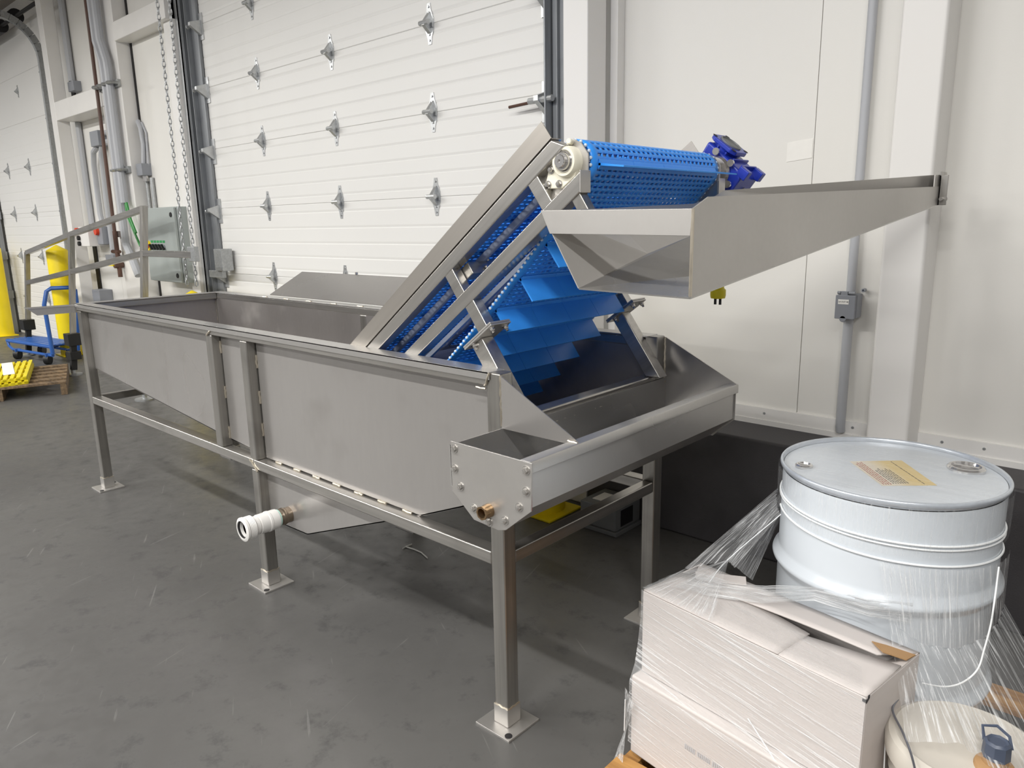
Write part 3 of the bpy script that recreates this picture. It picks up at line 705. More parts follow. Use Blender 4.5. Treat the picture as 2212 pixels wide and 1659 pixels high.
# near flange bearing
yb = YN + .030
fb = MB()
q = [V((HX + x, yb, HZ + z)) for x, z in [(-.055, -.010), (-.067, -.052), (-.061, -.060), (-.014, -.061), (.025, -.035), (.036, 0), (.018, .032), (-.018, .032)]]
fb.prism(q, (0, -.014, 0))
br = fb.build('flange_bearing', 'cream', cv, bevel=.003)
MB().lathe((HX, yb, HZ), (0, -1, 0), [(.037, 0), (.037, .008), (.035, .024), (.033, .027), (.027, .027), (.025, .022)], 36).build('housing_ring', 'cream', br)
MB().lathe((HX, yb - .012, HZ), (0, -1, 0), [(.027, 0), (.025, .013), (.023, .015), (.021, .012), (.020, .022), (.0195, .023)], 32).build('seal_collar', 'chrome', br)
MB().lathe((HX, yb - .02, HZ), (0, -1, 0), [(.0155, 0), (.0155, .021), (.014, .023), (.004, .023), (.0035, .019), (0, .019)], 28).build('shaft_end', 'chrome', br)
for x, z in ((-.046, -.016), (-.056, -.050), (-.022, -.050)): MB().hexbolt((HX + x, yb - .014, HZ + z), (0, -1, 0), .0065, .007).build('bolt', 'bolt', br)
MB().lathe((HX + .004, yb - .002, HZ + .044), (.3, -1, .1), [(.007, 0), (.007, .014), (.005, .016)], 12).build('grease_cap', 'cream', br)
MB().cyl((HX, YN + .02, HZ), (HX, .93, HZ), .019, 18).build('head_shaft', 'chrome', cv)
# ---- belt: closed path in (s, t); perforated rows
R = .050
def sag(s): return -R - .19 * (1 - math.exp(s / .95))
path = []
ds = .0042
n1 = int(-SB / ds)
pts = [(SB + i * ds, R) for i in range(n1 + 1)]
na = int(PI * R / ds)
pts += [(R * math.sin(PI * i / na), R * math.cos(PI * i / na)) for i in range(1, na)]
pts += [(-i * ds, sag(-i * ds)) for i in range(n1 + 1)]
# tail turn
r2 = (R + -sag(SB)) / 2; tc = (R + sag(SB)) / 2; nt = int(PI * r2 / ds)
pts += [(SB - r2 * math.sin(PI * i / nt), tc - r2 * math.cos(PI * i / nt)) for i in range(1, nt)]
# resample evenly to rows of pitch
def resample(pts, step):
    P = [V((a, b, 0)) for a, b in pts] + [V((pts[0][0], pts[0][1], 0))]
    d = [0.]
    for a, b in zip(P, P[1:]): d.append(d[-1] + (b - a).length)
    n = int(d[-1] / step); o = []; k = 0
    for i in range(n):
        x = d[-1] * i / n
        while d[k + 1] < x: k += 1
        f = (x - d[k]) / max(1e-9, d[k + 1] - d[k]); o.append(P[k].lerp(P[k + 1], f))
    return o
B0, B1 = .100, .722
row = .0165
fine = resample(pts, row / 4)
nr = len(fine) // 4; fine = fine[:]
nf = len(fine)
hole = .0145; hn = int((B1 - B0 - .03) / .0222); m0 = (B0 + B1) / 2 - hn * .0222 / 2
ycol = [B0, m0]
for i in range(hn): ycol += [m0 + i * .0222 + .0055, m0 + (i + 1) * .0222]
ycol.append(B1)
bm_v = {}; bv = []; bf = []
def vid(i, j, skew=0.):
    k = (i % nf, j)
    if k not in bm_v:
        p = fine[i % nf]; r4 = i % 4
        sk = 0.
        if 1 < j < len(ycol) - 1 and j < len(ycol) - 1: sk = .004 * (1 if (i // 4) % 2 else -1) * (1 if r4 in (2, 3) else 0) * .6
        bm_v[k] = len(bv); bv.append(st(p.x, p.y, ycol[j] + sk))
    return bm_v[k]
nrow = nf // 4
for r in range(nrow):
    for j in range(len(ycol) - 1):
        ishole_col = j >= 2 and j % 2 == 0 and j < len(ycol) - 2
        for q in range(4):
            i = r * 4 + q
            if ishole_col and q in (1, 2): continue
            bf.append((vid(i, j), vid(i, j + 1), vid(i + 1, j + 1), vid(i + 1, j)))
for i in range(nrow * 4, nf):
    for j in range(len(ycol) - 1): bf.append((vid(i, j), vid(i, j + 1), vid(i + 1, j + 1), vid(i + 1, j)))
belt = MB().add(bv, bf).build('belt', 'blue_belt', cv, solid=.006, ang=50)
rb = MB()
for r in range(0, nrow, 1):
    p = fine[r * 4]; rb.ball(st(p.x, p.y, B0 - .001), .0045, 5); rb.ball(st(p.x, p.y, B1 + .001), .0045, 5)
tag(rb.build('hinge_rod', 'rod', belt), kind='stuff')
# flights
def flight(s, t, nrm, tang):
    b = MB(); h = .072; y0, y1 = .126, .700; q = (y1 - y0) / 4
    for k in range(4):
        a, c = y0 + k * q, y0 + (k + 1) * q - .0012
        p = st(s, t, 0) - V((0, 0, 0)); base = p; 
        A = [base - tang * .003, base + tang * .003, base + nrm * h + tang * .0018, base + nrm * h - tang * .0018]
        b.prism([V((v.x, a, v.z)) for v in A], (0, c - a, 0))
        b.prism([V((v.x, a, v.z)) for v in [base - tang * .012, base + tang * .012, base + nrm * .006 + tang * .003, base + nrm * .006 - tang * .003]], (0, c - a, 0))
    return b.build('flight', 'blue_flight', belt)
for s in (-.205, -.333, -.462, -.592, -.715, -.83, -.94, -1.06):
    flight(s, sag(s) - .003, -N, U)
a = math.radians(-7); d = V((math.cos(a), 0, math.sin(a))); tg = V((-math.sin(a), 0, math.cos(a)))
p = V((HX, 0, HZ)) + d * (R + .003); rel = p - V((HX, 0, HZ)); flight(rel.dot(U), rel.dot(N), d, tg)
for s in (-.12, -.28, -.44, -.60, -.76, -.92, -1.08): flight(s, R + .003, N, U)
# wear strips, cross tubes, rollers between the rails
for y in (.16, .40, .64):
    b = MB(); ibox(b, SB, -.05, .022, .042, y - .007, y + .007); b.build('wear_strip', 'wear', cv, bevel=.003)
    b = MB(); ibox(b, SB, -.20, -.075, -.060, y - .006, y + .006); b.build('return_strip', 'wear', cv, bevel=.002)
for s in (-.46, -1.0):
    c = MB().bar(st(s, .006, YN + TB), st(s, .008, YF - TB), .038, .038, U); c = c.build('cross_tube', 'tube_y', cv, bevel=.003)
    bb = MB()
    for y in (.16, .40, .64):
        for dd in (-.01, .012): MB().hexbolt(st(s + .02, .012 + dd, y + dd), U, .005, .006, False).build('bolt', 'bolt', c)
MB().bar(st(-.85, -.07, YN + TB), st(-.85, -.07, YF - TB), .038, .03, U).build('cross_tube', 'tube_y', cv, bevel=.003)
for y in (.2, .4, .6):
    b = MB(); b.lathe((HX, y - .02, HZ), (0, 1, 0), [(.02, 0), (.042, 0), (.042, .04), (.02, .04)], 24); b.build('sprocket', 'rod', cv)
b = MB(); ibox(b, SB, -.02, -.112, -.088, YF - TB + .004, YF - .004); b.build('belt_guide', 'plate', cv)
# ---- discharge chute
cz = MB()
A0 = V((.265, -.14, 1.457)); A1 = V((.619, -.14, 1.452)); Bk = V((.363, -.14, 1.299)); Bf = V((.619, -.14, 1.293))
Ffm = V((.619, -.084, 1.473)); Ff = V((.619, 1.50, 1.523)); Ffb = V((.619, 1.585, 1.470))
Kf = V((.595, 1.50, 1.561)); Kfb = V((.60, 1.585, 1.4715)); K1 = V((.426, .20, 1.395)); Fm = V((.619, .20, 1.328)); Km = V((.262, .685, 1.512)); K2 = V((.40, .685, 1.425))
th = .003
fw = MB().prism([A1, Ffm, Ff, V((.619, 1.585, 1.524)), Ffb, Bf], (-th, 0, 0))
chute = fw.build('discharge_chute', 'chute', cv, label='long tapering discharge chute of satin stainless sheet')
bk = MB()
tp_ = [A0, V((.262, .08, 1.461)), V((.262, .51, 1.474)), V((.262, .622, 1.494)), Km, Kf, V((.612, 1.585, 1.563))]
bt_ = [Bk, V((.388, .08, 1.36)), V((.41, .42, 1.408)), V((.404, .60, 1.42)), K2, V((.585, 1.5, 1.465)), Kfb]
for i_ in range(6):
    for q_ in ((tp_[i_], tp_[i_ + 1], bt_[i_ + 1]), (tp_[i_], bt_[i_ + 1], bt_[i_])): bk.prism(q_, (-.002, 0, -.001))
bk.build('back_wall', 'chute', chute, ang=25)
bt = MB()
for q_ in ((Bk, Bf, Fm), (Bk, Fm, K1), (K1, Fm, Ffb), (K1, Ffb, Kfb), (K1, Kfb, K2), (Bk, K1, V((.388, .08, 1.36)))): bt.prism(q_, (0, 0, -.003))
bt.build('chute_floor', 'chute_in', chute, ang=15)
bd = MB().prism([A0, A1, V((.616, -.14, 1.404)), V((.289, -.14, 1.409))], (0, -.003, 0)); bd.build('end_band', 'chute', chute, bevel=.0008)
MB().prism([V((.605, 1.585, 1.563)), V((.619, 1.585, 1.56)), Ffb, Kfb], (0, .003, 0)).build('end_wall', 'chute', chute)
MB().tube([A1 + V((0, -.001, 0)), V((.619, -.141, 1.40)), Bf + V((0, -.001, .002))], .003, 6).build('weld_bead', 'weld', chute)
b = MB().box(.619, .624, 1.52, 1.59, 1.462, 1.572); b.box(.619, .645, 1.52, 1.525, 1.462, 1.56)
cl = b.build('end_bracket', 'tube_z', chute, bevel=.001)
b = MB().hexbolt((.632, 1.525, 1.482), (0, 1, 0), .010, .012); b.cyl((.632, 1.50, 1.482), (.632, 1.57, 1.482), .006, 10); b.build('bolt', 'bolt', cl)
MB().prism([(.6165, 1.47, 1.518), (.6165, 1.585, 1.518), (.6165, 1.585, 1.564), (.6165, 1.47, 1.560)], (-.003, 0, 0)).build('end_tab', 'chute', chute)
# struts that carry the chute
for y in (YN, YF - TB):
    p0 = st(-.018, -.085, y + TB / 2); b = MB().bar(p0 + V((-.006, 0, .005)), p0 + V((.075, 0, -.115)), .030, .030, (0, 1, 0)); b.build('chute_strut', 'tube_z', cv, bevel=.003)
# ---- worm gearbox on the far side
GX, GY, GZ = HX - .005, .885, HZ
gb = MB()
def gp(a, b, y): return V((GX, y, GZ)) + U2 * a + N2 * b
ga = math.radians(-38); U2 = V((math.cos(ga), 0, math.sin(ga))); N2 = V((-math.sin(ga), 0, math.cos(ga)))
y0, y1 = .815, .935
gb.prism([gp(x, z, y0) for x, z in [(-.075, -.02), (-.04, -.05), (.06, -.055), (.08, -.04), (.08, .035), (.06, .05), (.01, .055), (-.08, .06)]], (0, y1 - y0, 0))
gear = gb.build('gearbox', 'gear_blue', cv, bevel=.008, seg=3)
b = MB().cyl(gp(-.04, .045, .875), gp(-.04, .075, .875), .044, 24)
q = [gp(-.04 + x, .066, .875 + y) for x, y in [(-.05, -.034), (-.034, -.05), (.034, -.05), (.05, -.034), (.05, .034), (.034, .05), (-.034, .05), (-.05, .034)]]
b.prism(q, N2 * .014); b.build('motor_flange', 'gear_blue', gear, bevel=.003)
for x, y in ((-.04, -.04), (.04, -.04), (.04, .04), (-.04, .04)): MB().lathe(gp(-.04 + x, .0798, .875 + y), N2, [(.008, 0), (.008, .001), (0, .001)], 14).build('flange_hole', 'slot', gear)
MB().lathe((GX, .815, GZ), (0, -1, 0), [(.045, 0), (.05, .004), (.045, .014), (.024, .016)], 28).build('output_flange', 'bolt', gear)
for k in range(6):
    aa = .4 + k * PI / 3; c = V((GX + .062 * math.cos(aa), .805, GZ + .062 * math.sin(aa)))
    ear = MB().lathe(c, (0, -1, 0), [(.005, 0), (.011, 0), (.011, .007), (.005, .007)], 14); ear.build('mounting_ear', 'chrome', gear)
MB().lathe(gp(-.04, .078, .875), N2, [(.036, 0), (.036, .006), (.032, .007), (.031, .003), (0, .003)], 30).build('input_cap', 'cab_dark', gear)
b = MB()
for sx, sz in ((.074, -.058), (.074, .045), (-.06, -.058)):
    for yy in (.815, .91): b = MB(); b.prism([gp(sx - .018, sz - .012, yy), gp(sx + .018, sz - .012, yy), gp(sx + .018, sz + .018, yy), gp(sx - .018, sz + .018, yy)], (0, .025, 0)); b.build('mounting_lug', 'gear_blue', gear, bevel=.003)
for k in range(4):
    b = MB().prism([gp(-.05 + k * .034, -.066, .825), gp(-.044 + k * .034, -.066, .825), gp(-.044 + k * .034, .064, .825), gp(-.05 + k * .034, .064, .825)], (0, .10, 0)); b.build('cooling_rib', 'gear_blue', gear, bevel=.002)
for c, d in ((gp(.077, -.005, .88), U2), (gp(.0, -.057, .88), -N2), (gp(-.02, .02, y0), V((0, -1, 0)))): MB().hexbolt(c, d, .009, .006).build('oil_plug', 'galv', gear)
MB().box(GX - .02, GX + .02, .934, .936, GZ - .02, GZ + .02).build('rating_plate', 'bolt', gear)
# yellow plug hanging from the gearbox lead
pg = thing('power_plug', (.11, .98, 1.16), 'yellow electrical plug hanging on its cord below the discharge chute', 'plug')
MB().lathe((.103, .98, 1.165), (0, 0, 1), [(.012, 0), (.024, .002), (.026, .012), (.026, .03), (.020, .036), (.018, .06), (.010, .066)], 20).build('plug_body', 'yellow_b', pg)
for dx in (-.009, .009): MB().box(.103 + dx - .0035, .103 + dx + .0035, .977, .983, 1.145, 1.167).build('prong', 'slot', pg)
MB().tube([(.103, .98, 1.23), (.105, .975, 1.32), (.13, .955, 1.42), (.15, .945, 1.46), (.16, .94, 1.49)], .006, 8).build('cord', 'dark', pg)
# ------------------------------------------------------------------ loaded pallet, front right
PZ = .145
pal = thing('wooden_pallet', (.9, .4, 0), 'tan wooden pallet under the drum, cartons and pail', 'pallet')
px0, px1, py0, py1 = .398, 1.42, -.30, .90
for i in range(7):
    a = py0 + i * (py1 - py0 - .10) / 6
    MB().box(px0, px1, a, a + .10, PZ - .018, PZ).build('deck_board', 'wood', pal, bevel=.002)
for x in (px0, (px0 + px1) / 2 - .02, px1 - .04): MB().box(x, x + .04, py0, py1, .02, PZ - .018).build('stringer', 'wood', pal, bevel=.002)
for i in (0, 2, 4): MB().box(px0, px1, py0 + i * .27, py0 + i * .27 + .10, 0, .02).build('bottom_board', 'wood', pal, bevel=.002)

def obb(c, ux, w, uy, d, z0, z1):
    ux = V(ux).normalized(); uy = V((-ux.y, ux.x, 0)); c = V(c)
    return [c, c + ux * w, c + ux * w + uy * d, c + uy * d], ux, uy
# lower carton
def carton_pts(c, ang, w, d): 
    ux = V((math.cos(ang), math.sin(ang), 0)); uy = V((-ux.y, ux.x, 0)); c = V((c[0], c[1], 0)); return [c, c + ux * w, c + ux * w + uy * d, c + uy * d]
AC = math.radians(-8.6)
q = carton_pts((.413, .002), AC, .552, .222)
low = thing('carton', (.68, .05, PZ), 'lower white carton on the pallet, mostly wrapped in film under a second carton', 'carton', 'film wrapped white cartons')
b = MB().prism([p + V((0, 0, PZ + .001)) for p in q], (0, 0, .213)); b.build('box_body', 'carton', low, bevel=.006)
q2 = carton_pts((.424, .030), AC, .536, .220)
ZC = .572
upc = thing('carton', (.69, .07, .36), 'upper white carton with loose lid flaps, beside the pale drum', 'carton', 'film wrapped white cartons')
b = MB()
for i in range(4):
    a, c = q2[i], q2[(i + 1) % 4]; n = V((c.y - a.y, a.x - c.x, 0)).normalized()
    b.prism([a + V((0, 0, .360)), c + V((0, 0, .360)), c + V((0, 0, ZC)), a + V((0, 0, ZC))], -n * .004)
b.prism([p + V((0, 0, .360)) for p in q2], (0, 0, .004))
b.build('box_body', 'carton', upc, bevel=.002)
ux = (q2[1] - q2[0]).normalized(); uy = (q2[3] - q2[0]).normalized()
def cp(a, b_, z): return q2[0] + ux * a + uy * b_ + V((0, 0, z))
# front flap: two boards, bowed along its free edge
fb = MB()
def flap(mb, edge, free, n=16):
    A = [edge(i / n) for i in range(n + 1)]; B = [free(i / n) for i in range(n + 1)]
    mb.grid(A, B, n, 4); return mb
m = flap(MB(), lambda u: cp(.002 + .352 * u, .001, ZC + .002), lambda u: cp(.01 + .35 * u, .136 - .050 * max(0, u - .5) ** 1.1, ZC + .004 + .004 * math.sin(u * 3)))
m.uv = {}; m.build('front_flap', 'carton', upc, solid=.004, fix=False)
m = flap(MB(), lambda u: cp(.356 + .178 * u, .001, ZC + .001), lambda u: cp(.356 + .178 * u, .101 + .04 * u, ZC + .004))
m.uv = {}; m.build('front_flap', 'carton', upc, solid=.004, fix=False)
m = flap(MB(), lambda u: cp(.0 + .536 * u, .219, ZC + .001), lambda u: cp(.06 + .43 * u, .110 + .024 * u, ZC + .005 + .006 * math.sin(u * PI) + .006 * u))
m.uv = {}; m.build('rear_flap', 'carton', upc, solid=.004, fix=False)
m = MB().prism([cp(.462, .17, ZC + .012), cp(.50, .135, ZC + .020), cp(.533, .165, ZC + .006), cp(.536, .20, ZC + .004), cp(.49, .175, ZC + .014)], (0, 0, .002)); m.build('torn_flap', 'brown_board', upc, label='torn flap showing brown board')
m = MB().prism([cp(.535, .005, ZC), cp(.535, .215, ZC), cp(.50, .21, ZC - .02), cp(.47, .10, ZC - .03), cp(.49, .005, ZC - .01)], (0, 0, .003)); m.build('end_flap', 'carton', upc)
m = MB().prism([cp(.03, .16, ZC + .006), cp(.13, .225, ZC + .008), cp(.155, .19, ZC + .010), cp(.06, .125, ZC + .007)], (0, 0, .003)); m.build('corner_pad', 'carton', upc)
b = MB().box(0, 0, 0, 0, 0, 0)
hb = MB().prism([cp(.528, .000, ZC - .004), cp(.537, -.001, ZC - .004), cp(.537, .010, ZC + .003), cp(.528, .010, ZC + .003)], (0, 0, -.006)); hb.build('corner_gap', 'slot', upc)
# smudged print on the lower carton
pm = MB()
for i in range(22):
    f = i / 22; a = q[0].lerp(q[1], .30 + .20 * f); n = V((ux.y, -ux.x, 0))
    if i in (6, 14): continue
    pm.prism([a + n * .0008 + V((0, 0, .255 + dz)) + ux * dx for dx, dz in ((0, 0), (.003, 0), (.003, .012), (0, .012))], n * .0004)
pm.build('printed_code', 'conduit', low, label='faint grey printed code')

# drum
DC = V((.829, .443, 0)); DR = .240; DT = .862
dm = thing('steel_drum', (DC.x, DC.y, PZ), 'pale grey white steel drum standing on the pallet behind the cartons', 'drum')
h = [(DR - .012, PZ + .0), (DR, PZ + .006), (DR, PZ + .02), (DR - .006, PZ + .03)]
def hoop(z): return [(DR - .006, z - .028), (DR - .004, z - .02), (DR + .006, z - .006), (DR + .008, z), (DR + .006, z + .006), (DR - .004, z + .02), (DR - .006, z + .028)]
prof = h + hoop(.385) + hoop(.628) + [(DR - .006, DT - .02)]
MB().lathe((DC.x, DC.y, 0), (0, 0, 1), prof, 96, cap=False).build('drum_shell', 'drum', dm, ang=60)
MB().lathe((DC.x, DC.y, 0), (0, 0, 1), [(DR - .006, DT - .018), (DR - .001, DT - .013), (DR + .001, DT - .008), (DR + .001, DT - .003), (DR - .001, DT), (DR - .004, DT), (DR - .006, DT - .003), (DR - .007, DT - .011)], 96, cap=False).build('rim', 'drum_rim', dm, ang=60)
lidd = MB().lathe((DC.x, DC.y, 0), (0, 0, 1), [(0, DT - .009), (DR - .06, DT - .009), (DR - .035, DT - .011), (DR - .008, DT - .011)], 96, cap=False).build('drum_lid', 'drum', dm, ang=60)
zt = DT - .010
bg = MB().lathe((.962, .552, zt), (0, 0, 1), [(.040, 0), (.040, .006), (.036, .010), (.031, .010), (.029, .004), (0, .004)], 32)
bg.bar((.962 - .026, .552, zt + .007), (.962 + .026, .552, zt + .007), .008, .006); bg.build('bung', 'chrome', lidd, label='large plated bung')
bg = MB().lathe((.668, .340, zt), (0, 0, 1), [(.020, 0), (.020, .005), (.017, .008), (.014, .008), (.012, .003), (0, .003)], 24)
bg.bar((.668 - .011, .34, zt + .005), (.668 + .011, .34, zt + .005), .004, .004); bg.build('bung', 'chrome', lidd, label='small plated bung')
lb = MB().grid([(.849, .316, zt + .0012), (.939, .394, zt + .0012)], [(.737, .445, zt + .0012), (.83, .53, zt + .0012)], 1, 1).build('drum_label', 'drum_label', dm, label='yellowed printed label', fix=False)

# printed block on the drum label: faint grey and red lines
lo_ = V((.849, .316, zt + .0014)); lx = V((.09, .078, 0)); ly = V((-.112, .129, 0))
for k, (f0, n_, c0, c1, mt) in enumerate(((.06, 4, .05, .9, 'paint_rust'), (.26, 7, .08, .62, 'ink'), (.80, 1, .05, .95, 'ink'))):
    b = MB()
    for r_i in range(n_):
        x = c0
        while x < c1:
            w__ = random.uniform(.03, .09); p = lo_ + ly * x + lx * (f0 + r_i * (.045 if k < 2 else .03)); b.prism([p, p + ly * w__, p + ly * w__ + lx * .014, p + lx * .014], (0, 0, .0002)); x += w__ + .02
    b.build('print_lines', mt, lb)
# pail
PC = (1.10, .062); PR = .133; PT = .492
pa = thing('plastic_pail', (PC[0], PC[1], PZ), 'cream plastic pail with a domed lid at the bottom right corner', 'pail')
MB().lathe((PC[0], PC[1], 0), (0, 0, 1), [(0, PZ + .001), (.100, PZ + .001), (.112, PT - .12), (.118, PT - .10), (.124, PT - .085), (.118, PT - .07), (.124, PT - .06), (.118, PT - .045)], 56, cap=False).build('pail_body', 'pail', pa)
ld = MB().lathe((PC[0], PC[1], 0), (0, 0, 1), [(.119, PT - .05), (PR, PT - .045), (PR + .001, PT - .02), (PR - .004, PT - .008), (PR - .014, PT - .002), (PR - .022, PT - .004), (.06, PT + .003), (0, PT + .004)], 56, cap=False).build('lid', 'pail', pa)
sx, sy = 1.150, .012
b = MB().lathe((sx, sy, PT + .001), (0, 0, 1), [(.032, 0), (.030, .008), (.020, .012), (.020, .03), (0, .032)], 24); b.build('spout', 'brown_board', ld, label='brownish spout base')
b = MB().lathe((sx, sy, PT + .022), (0, 0, 1), [(.017, 0), (.022, .003), (.021, .03), (.017, .034), (.013, .031), (0, .031)], 8)
b.tube([(sx - .020, sy + .004, PT + .045), (sx - .026, sy + .012, PT + .066), (sx - .006, sy + .020, PT + .070), (sx + .014, sy + .014, PT + .062), (sx + .021, sy + .004, PT + .045)], .003, 6)
b.build('spout_cap', 'cap_blue', ld)
rows = 0
e = V((PC[0] - PR * .93, PC[1] + .045, PT - .055)); f = V((PC[0] - .045, PC[1] - PR * 1.02, PT - .060))
MB().tube(smooth([V((PC[0] - PR - .003, PC[1] + .03, PT - .07)), V((PC[0] - PR - .002, PC[1] + .035, PT + .004)), V((PC[0] - PR + .006, PC[1] + .03, PT + .012)), V((.975, .05, PT + .010)), V((1.009, -.005, PT + .008)), V((1.034, -.05, PT + .006)), V((1.055, -.09, PT - .006)), V((1.075, -.105, PT - .05))]), .0022, 8).build('bail_handle', 'wire', pa)

# stretch film
sf = thing('stretch_film', (.8, .3, PZ), 'clear crinkled stretch film pulled around the drum, cartons and pail', 'plastic film')
def dp(th_deg, z, r=DR + .005):
    a_ = math.radians(th_deg); return V((DC.x + r * math.cos(a_), DC.y + r * math.sin(a_), z))
def crinkle(amp, fu, fv, seed=0):
    def f(u, w): 
        e_ = math.sin(u * PI) ** .4 if 0 < u < 1 else 0
        return (amp * math.sin(fu * u + 3 * w + seed) * e_, amp * math.cos(fv * w + seed * 2) * e_, amp * math.sin(fv * w * 1.7 + fu * u) * e_)
    return f
# over the cartons: front and left faces, bridging the step between the two boxes
nrm = V((ux.y, -ux.x, 0)); lf = -ux
def fr(u, z, o): 
    return (q2[0].lerp(q2[1], u) if z > .36 else q[0].lerp(q[1], u)) + nrm * o + V((0, 0, z))
zlist = [.575, .50, .43, .38, .34, .28, .22, .175]
offs = [.003, .004, .010, .016, .004, .004, .004, .005]
m = MB()
rows_ = []
for z, o in zip(zlist, offs):
    qa = q2 if z > .36 else q
    r_ = [qa[3].lerp(qa[0], k / 4) + lf * o + V((0, 0, z)) for k in range(4)] + [qa[0] + (nrm + lf) * o * .7 + V((0, 0, z))]
    r_ += [qa[0].lerp(qa[1], k / 12) + nrm * o + V((0, 0, z - (.03 if z < .2 else 0) * (k / 12))) for k in range(1, 13)]
    rows_.append(r_)
for i in range(len(rows_) - 1): m.grid(rows_[i], rows_[i + 1], 48, 4)
uvn = {}
for i, p in enumerate(m.v):
    u_, w_ = m.uv[i]; uvn[i] = (u_ , (p.z + .07 * u_) * 2.2)
m.uv = uvn
m.build('film_sheet', 'film_box', sf, fix=False)
# over the top flap
m = MB().grid([cp(-.004, .0, ZC + .008), cp(.30, -.004, ZC + .010), cp(.53, -.002, ZC + .006)], [cp(.02, .20, ZC + .012), cp(.16, .12, ZC + .014), cp(.49, .07, ZC + .012)], 40, 16, crinkle(.0015, 40, 23))
m.build('film_sheet', 'film_thin', sf, fix=False)
# web from the drum to the carton corner
apex = cp(.10, .19, ZC + .055)
m = MB().grid([dp(-168, .768), dp(-160, .760), dp(-148, .748), dp(-140, .742)], [cp(.005, .15, ZC + .012), cp(.03, .13, ZC + .025), apex, cp(.125, .185, ZC + .045)], 30, 40, crinkle(.002, 60, 9, 1))
m.uv = {k: (w_, u_) for k, (u_, w_) in m.uv.items()}
m.build('film_web', 'film', sf, fix=False)
m = MB().grid([dp(-178, .75), dp(-176, .672)], [apex, cp(.155, .215, ZC + .014)], 14, 30, crinkle(.0010, 12, 5, 2))
m.uv = {k: (w_, u_) for k, (u_, w_) in m.uv.items()}
m.build('film_web', 'film', sf, fix=False)
# fan from the apex down over the carton's top corner
m = MB().grid([apex, apex + V((.004, -.004, -.002))], [cp(.0, .10, ZC + .008), cp(.0, .0, ZC + .008), cp(.08, -.003, ZC + .008), cp(.20, -.003, ZC + .008)], 30, 24, crinkle(.0012, 50, 8, 3))
m.uv = {k: (w_, u_) for k, (u_, w_) in m.uv.items()}
m.build('film_web', 'film', sf, fix=False)
# bunched band from the carton's top across the drum's front
e0 = [cp(.06, .14, ZC + .022), cp(.13, .150, ZC + .026), cp(.22, .17, ZC + .040), V((.76, .203, .628)), V((.87, .197, .640)), dp(-60, .645)]
e1 = [cp(.05, .05, ZC + .014), cp(.13, .075, ZC + .016), cp(.24, .125, ZC + .022), V((.77, .185, .606)), V((.88, .185, .606)), dp(-60, .598)]
m = MB().grid(e0, e1, 60, 14, crinkle(.0022, 17, 26, 4)); m.build('film_band', 'film_dense', sf, fix=False)
# around the drum: upper band, top sheet
n = 90
m = MB().grid([dp(-200 + 270 * i / n, DT - .012, DR + .005) for i in range(n + 1)], [dp(-200 + 270 * i / n, .765 - .02 * math.sin(i / n * PI), DR + .004) for i in range(n + 1)], n, 6)
m.uv = {k: (w_ * .6 + u_ * .4, u_ * 4) for k, (u_, w_) in m.uv.items()}
m.build('film_band', 'film_drum', sf, fix=False)
m = MB()
for i in range(20):
    x0, x1 = -1 + i / 10, -1 + (i + 1) / 10; R_ = DR - .004
    c0, c1 = math.sqrt(max(0, 1 - x0 * x0)), math.sqrt(max(0, 1 - x1 * x1))
    A_ = [(DC.x + x0 * R_, DC.y - c0 * R_, DT + .002), (DC.x + x1 * R_, DC.y - c1 * R_, DT + .002)]; B_ = [(DC.x + x0 * R_, DC.y + c0 * R_, DT + .002), (DC.x + x1 * R_, DC.y + c1 * R_, DT + .002)]
    b0_ = len(m.v); m.grid(A_, B_, 1, 6)
    for k in range(b0_, len(m.v)): p = m.v[k]; m.uv[k] = ((p.x - DC.x) * 1.6 + (p.y - DC.y) * .5, (p.y - DC.y) * 3)
m.build('film_sheet', 'film_drum', sf, fix=False)
# twisted film edges: ropes
def rope(pts, r):
    pts = smooth(pts) if len(pts) < 12 else pts
    return MB().tube(pts, r, 6).build('film_rope', 'rope', sf)
rope([dp(-200 + 250 * i / 70, .775 + .012 * math.cos(PI * i / 70) - .006 * (i / 70), DR - .003) for i in range(71)], .0024)
rope([dp(-200 + 250 * i / 70, .767 + .014 * math.cos(PI * i / 70) - .006 * (i / 70), DR - .003) for i in range(71)], .002)
rope([dp(-150 + 190 * i / 60, .752 - .047 * (i / 60) ** .8, DR - .003) for i in range(61)], .0024)
rope([dp(-140, .742), apex, cp(.10, .12, ZC + .02)], .001)
rope([cp(.30, -.006, .40), q[0].lerp(q[1], .8) + nrm * .008 + V((0, 0, .33)), q[1] + nrm * .008 + V((0, 0, .30)), q[1] + ux * .03 + V((0, 0.05, .34)), V((PC[0] - PR, PC[1] - .01, .455))], .0012)
rope([V((1.082, .30, .74)), V((1.095, .20, .72)), V((1.094, .2, .662)), V((1.089, .2, .61)), V((1.082, .2, .561)), V((1.06, .2, .523)), V((1.03, .2, .50)), V((.99, .20, .49))], .0017)
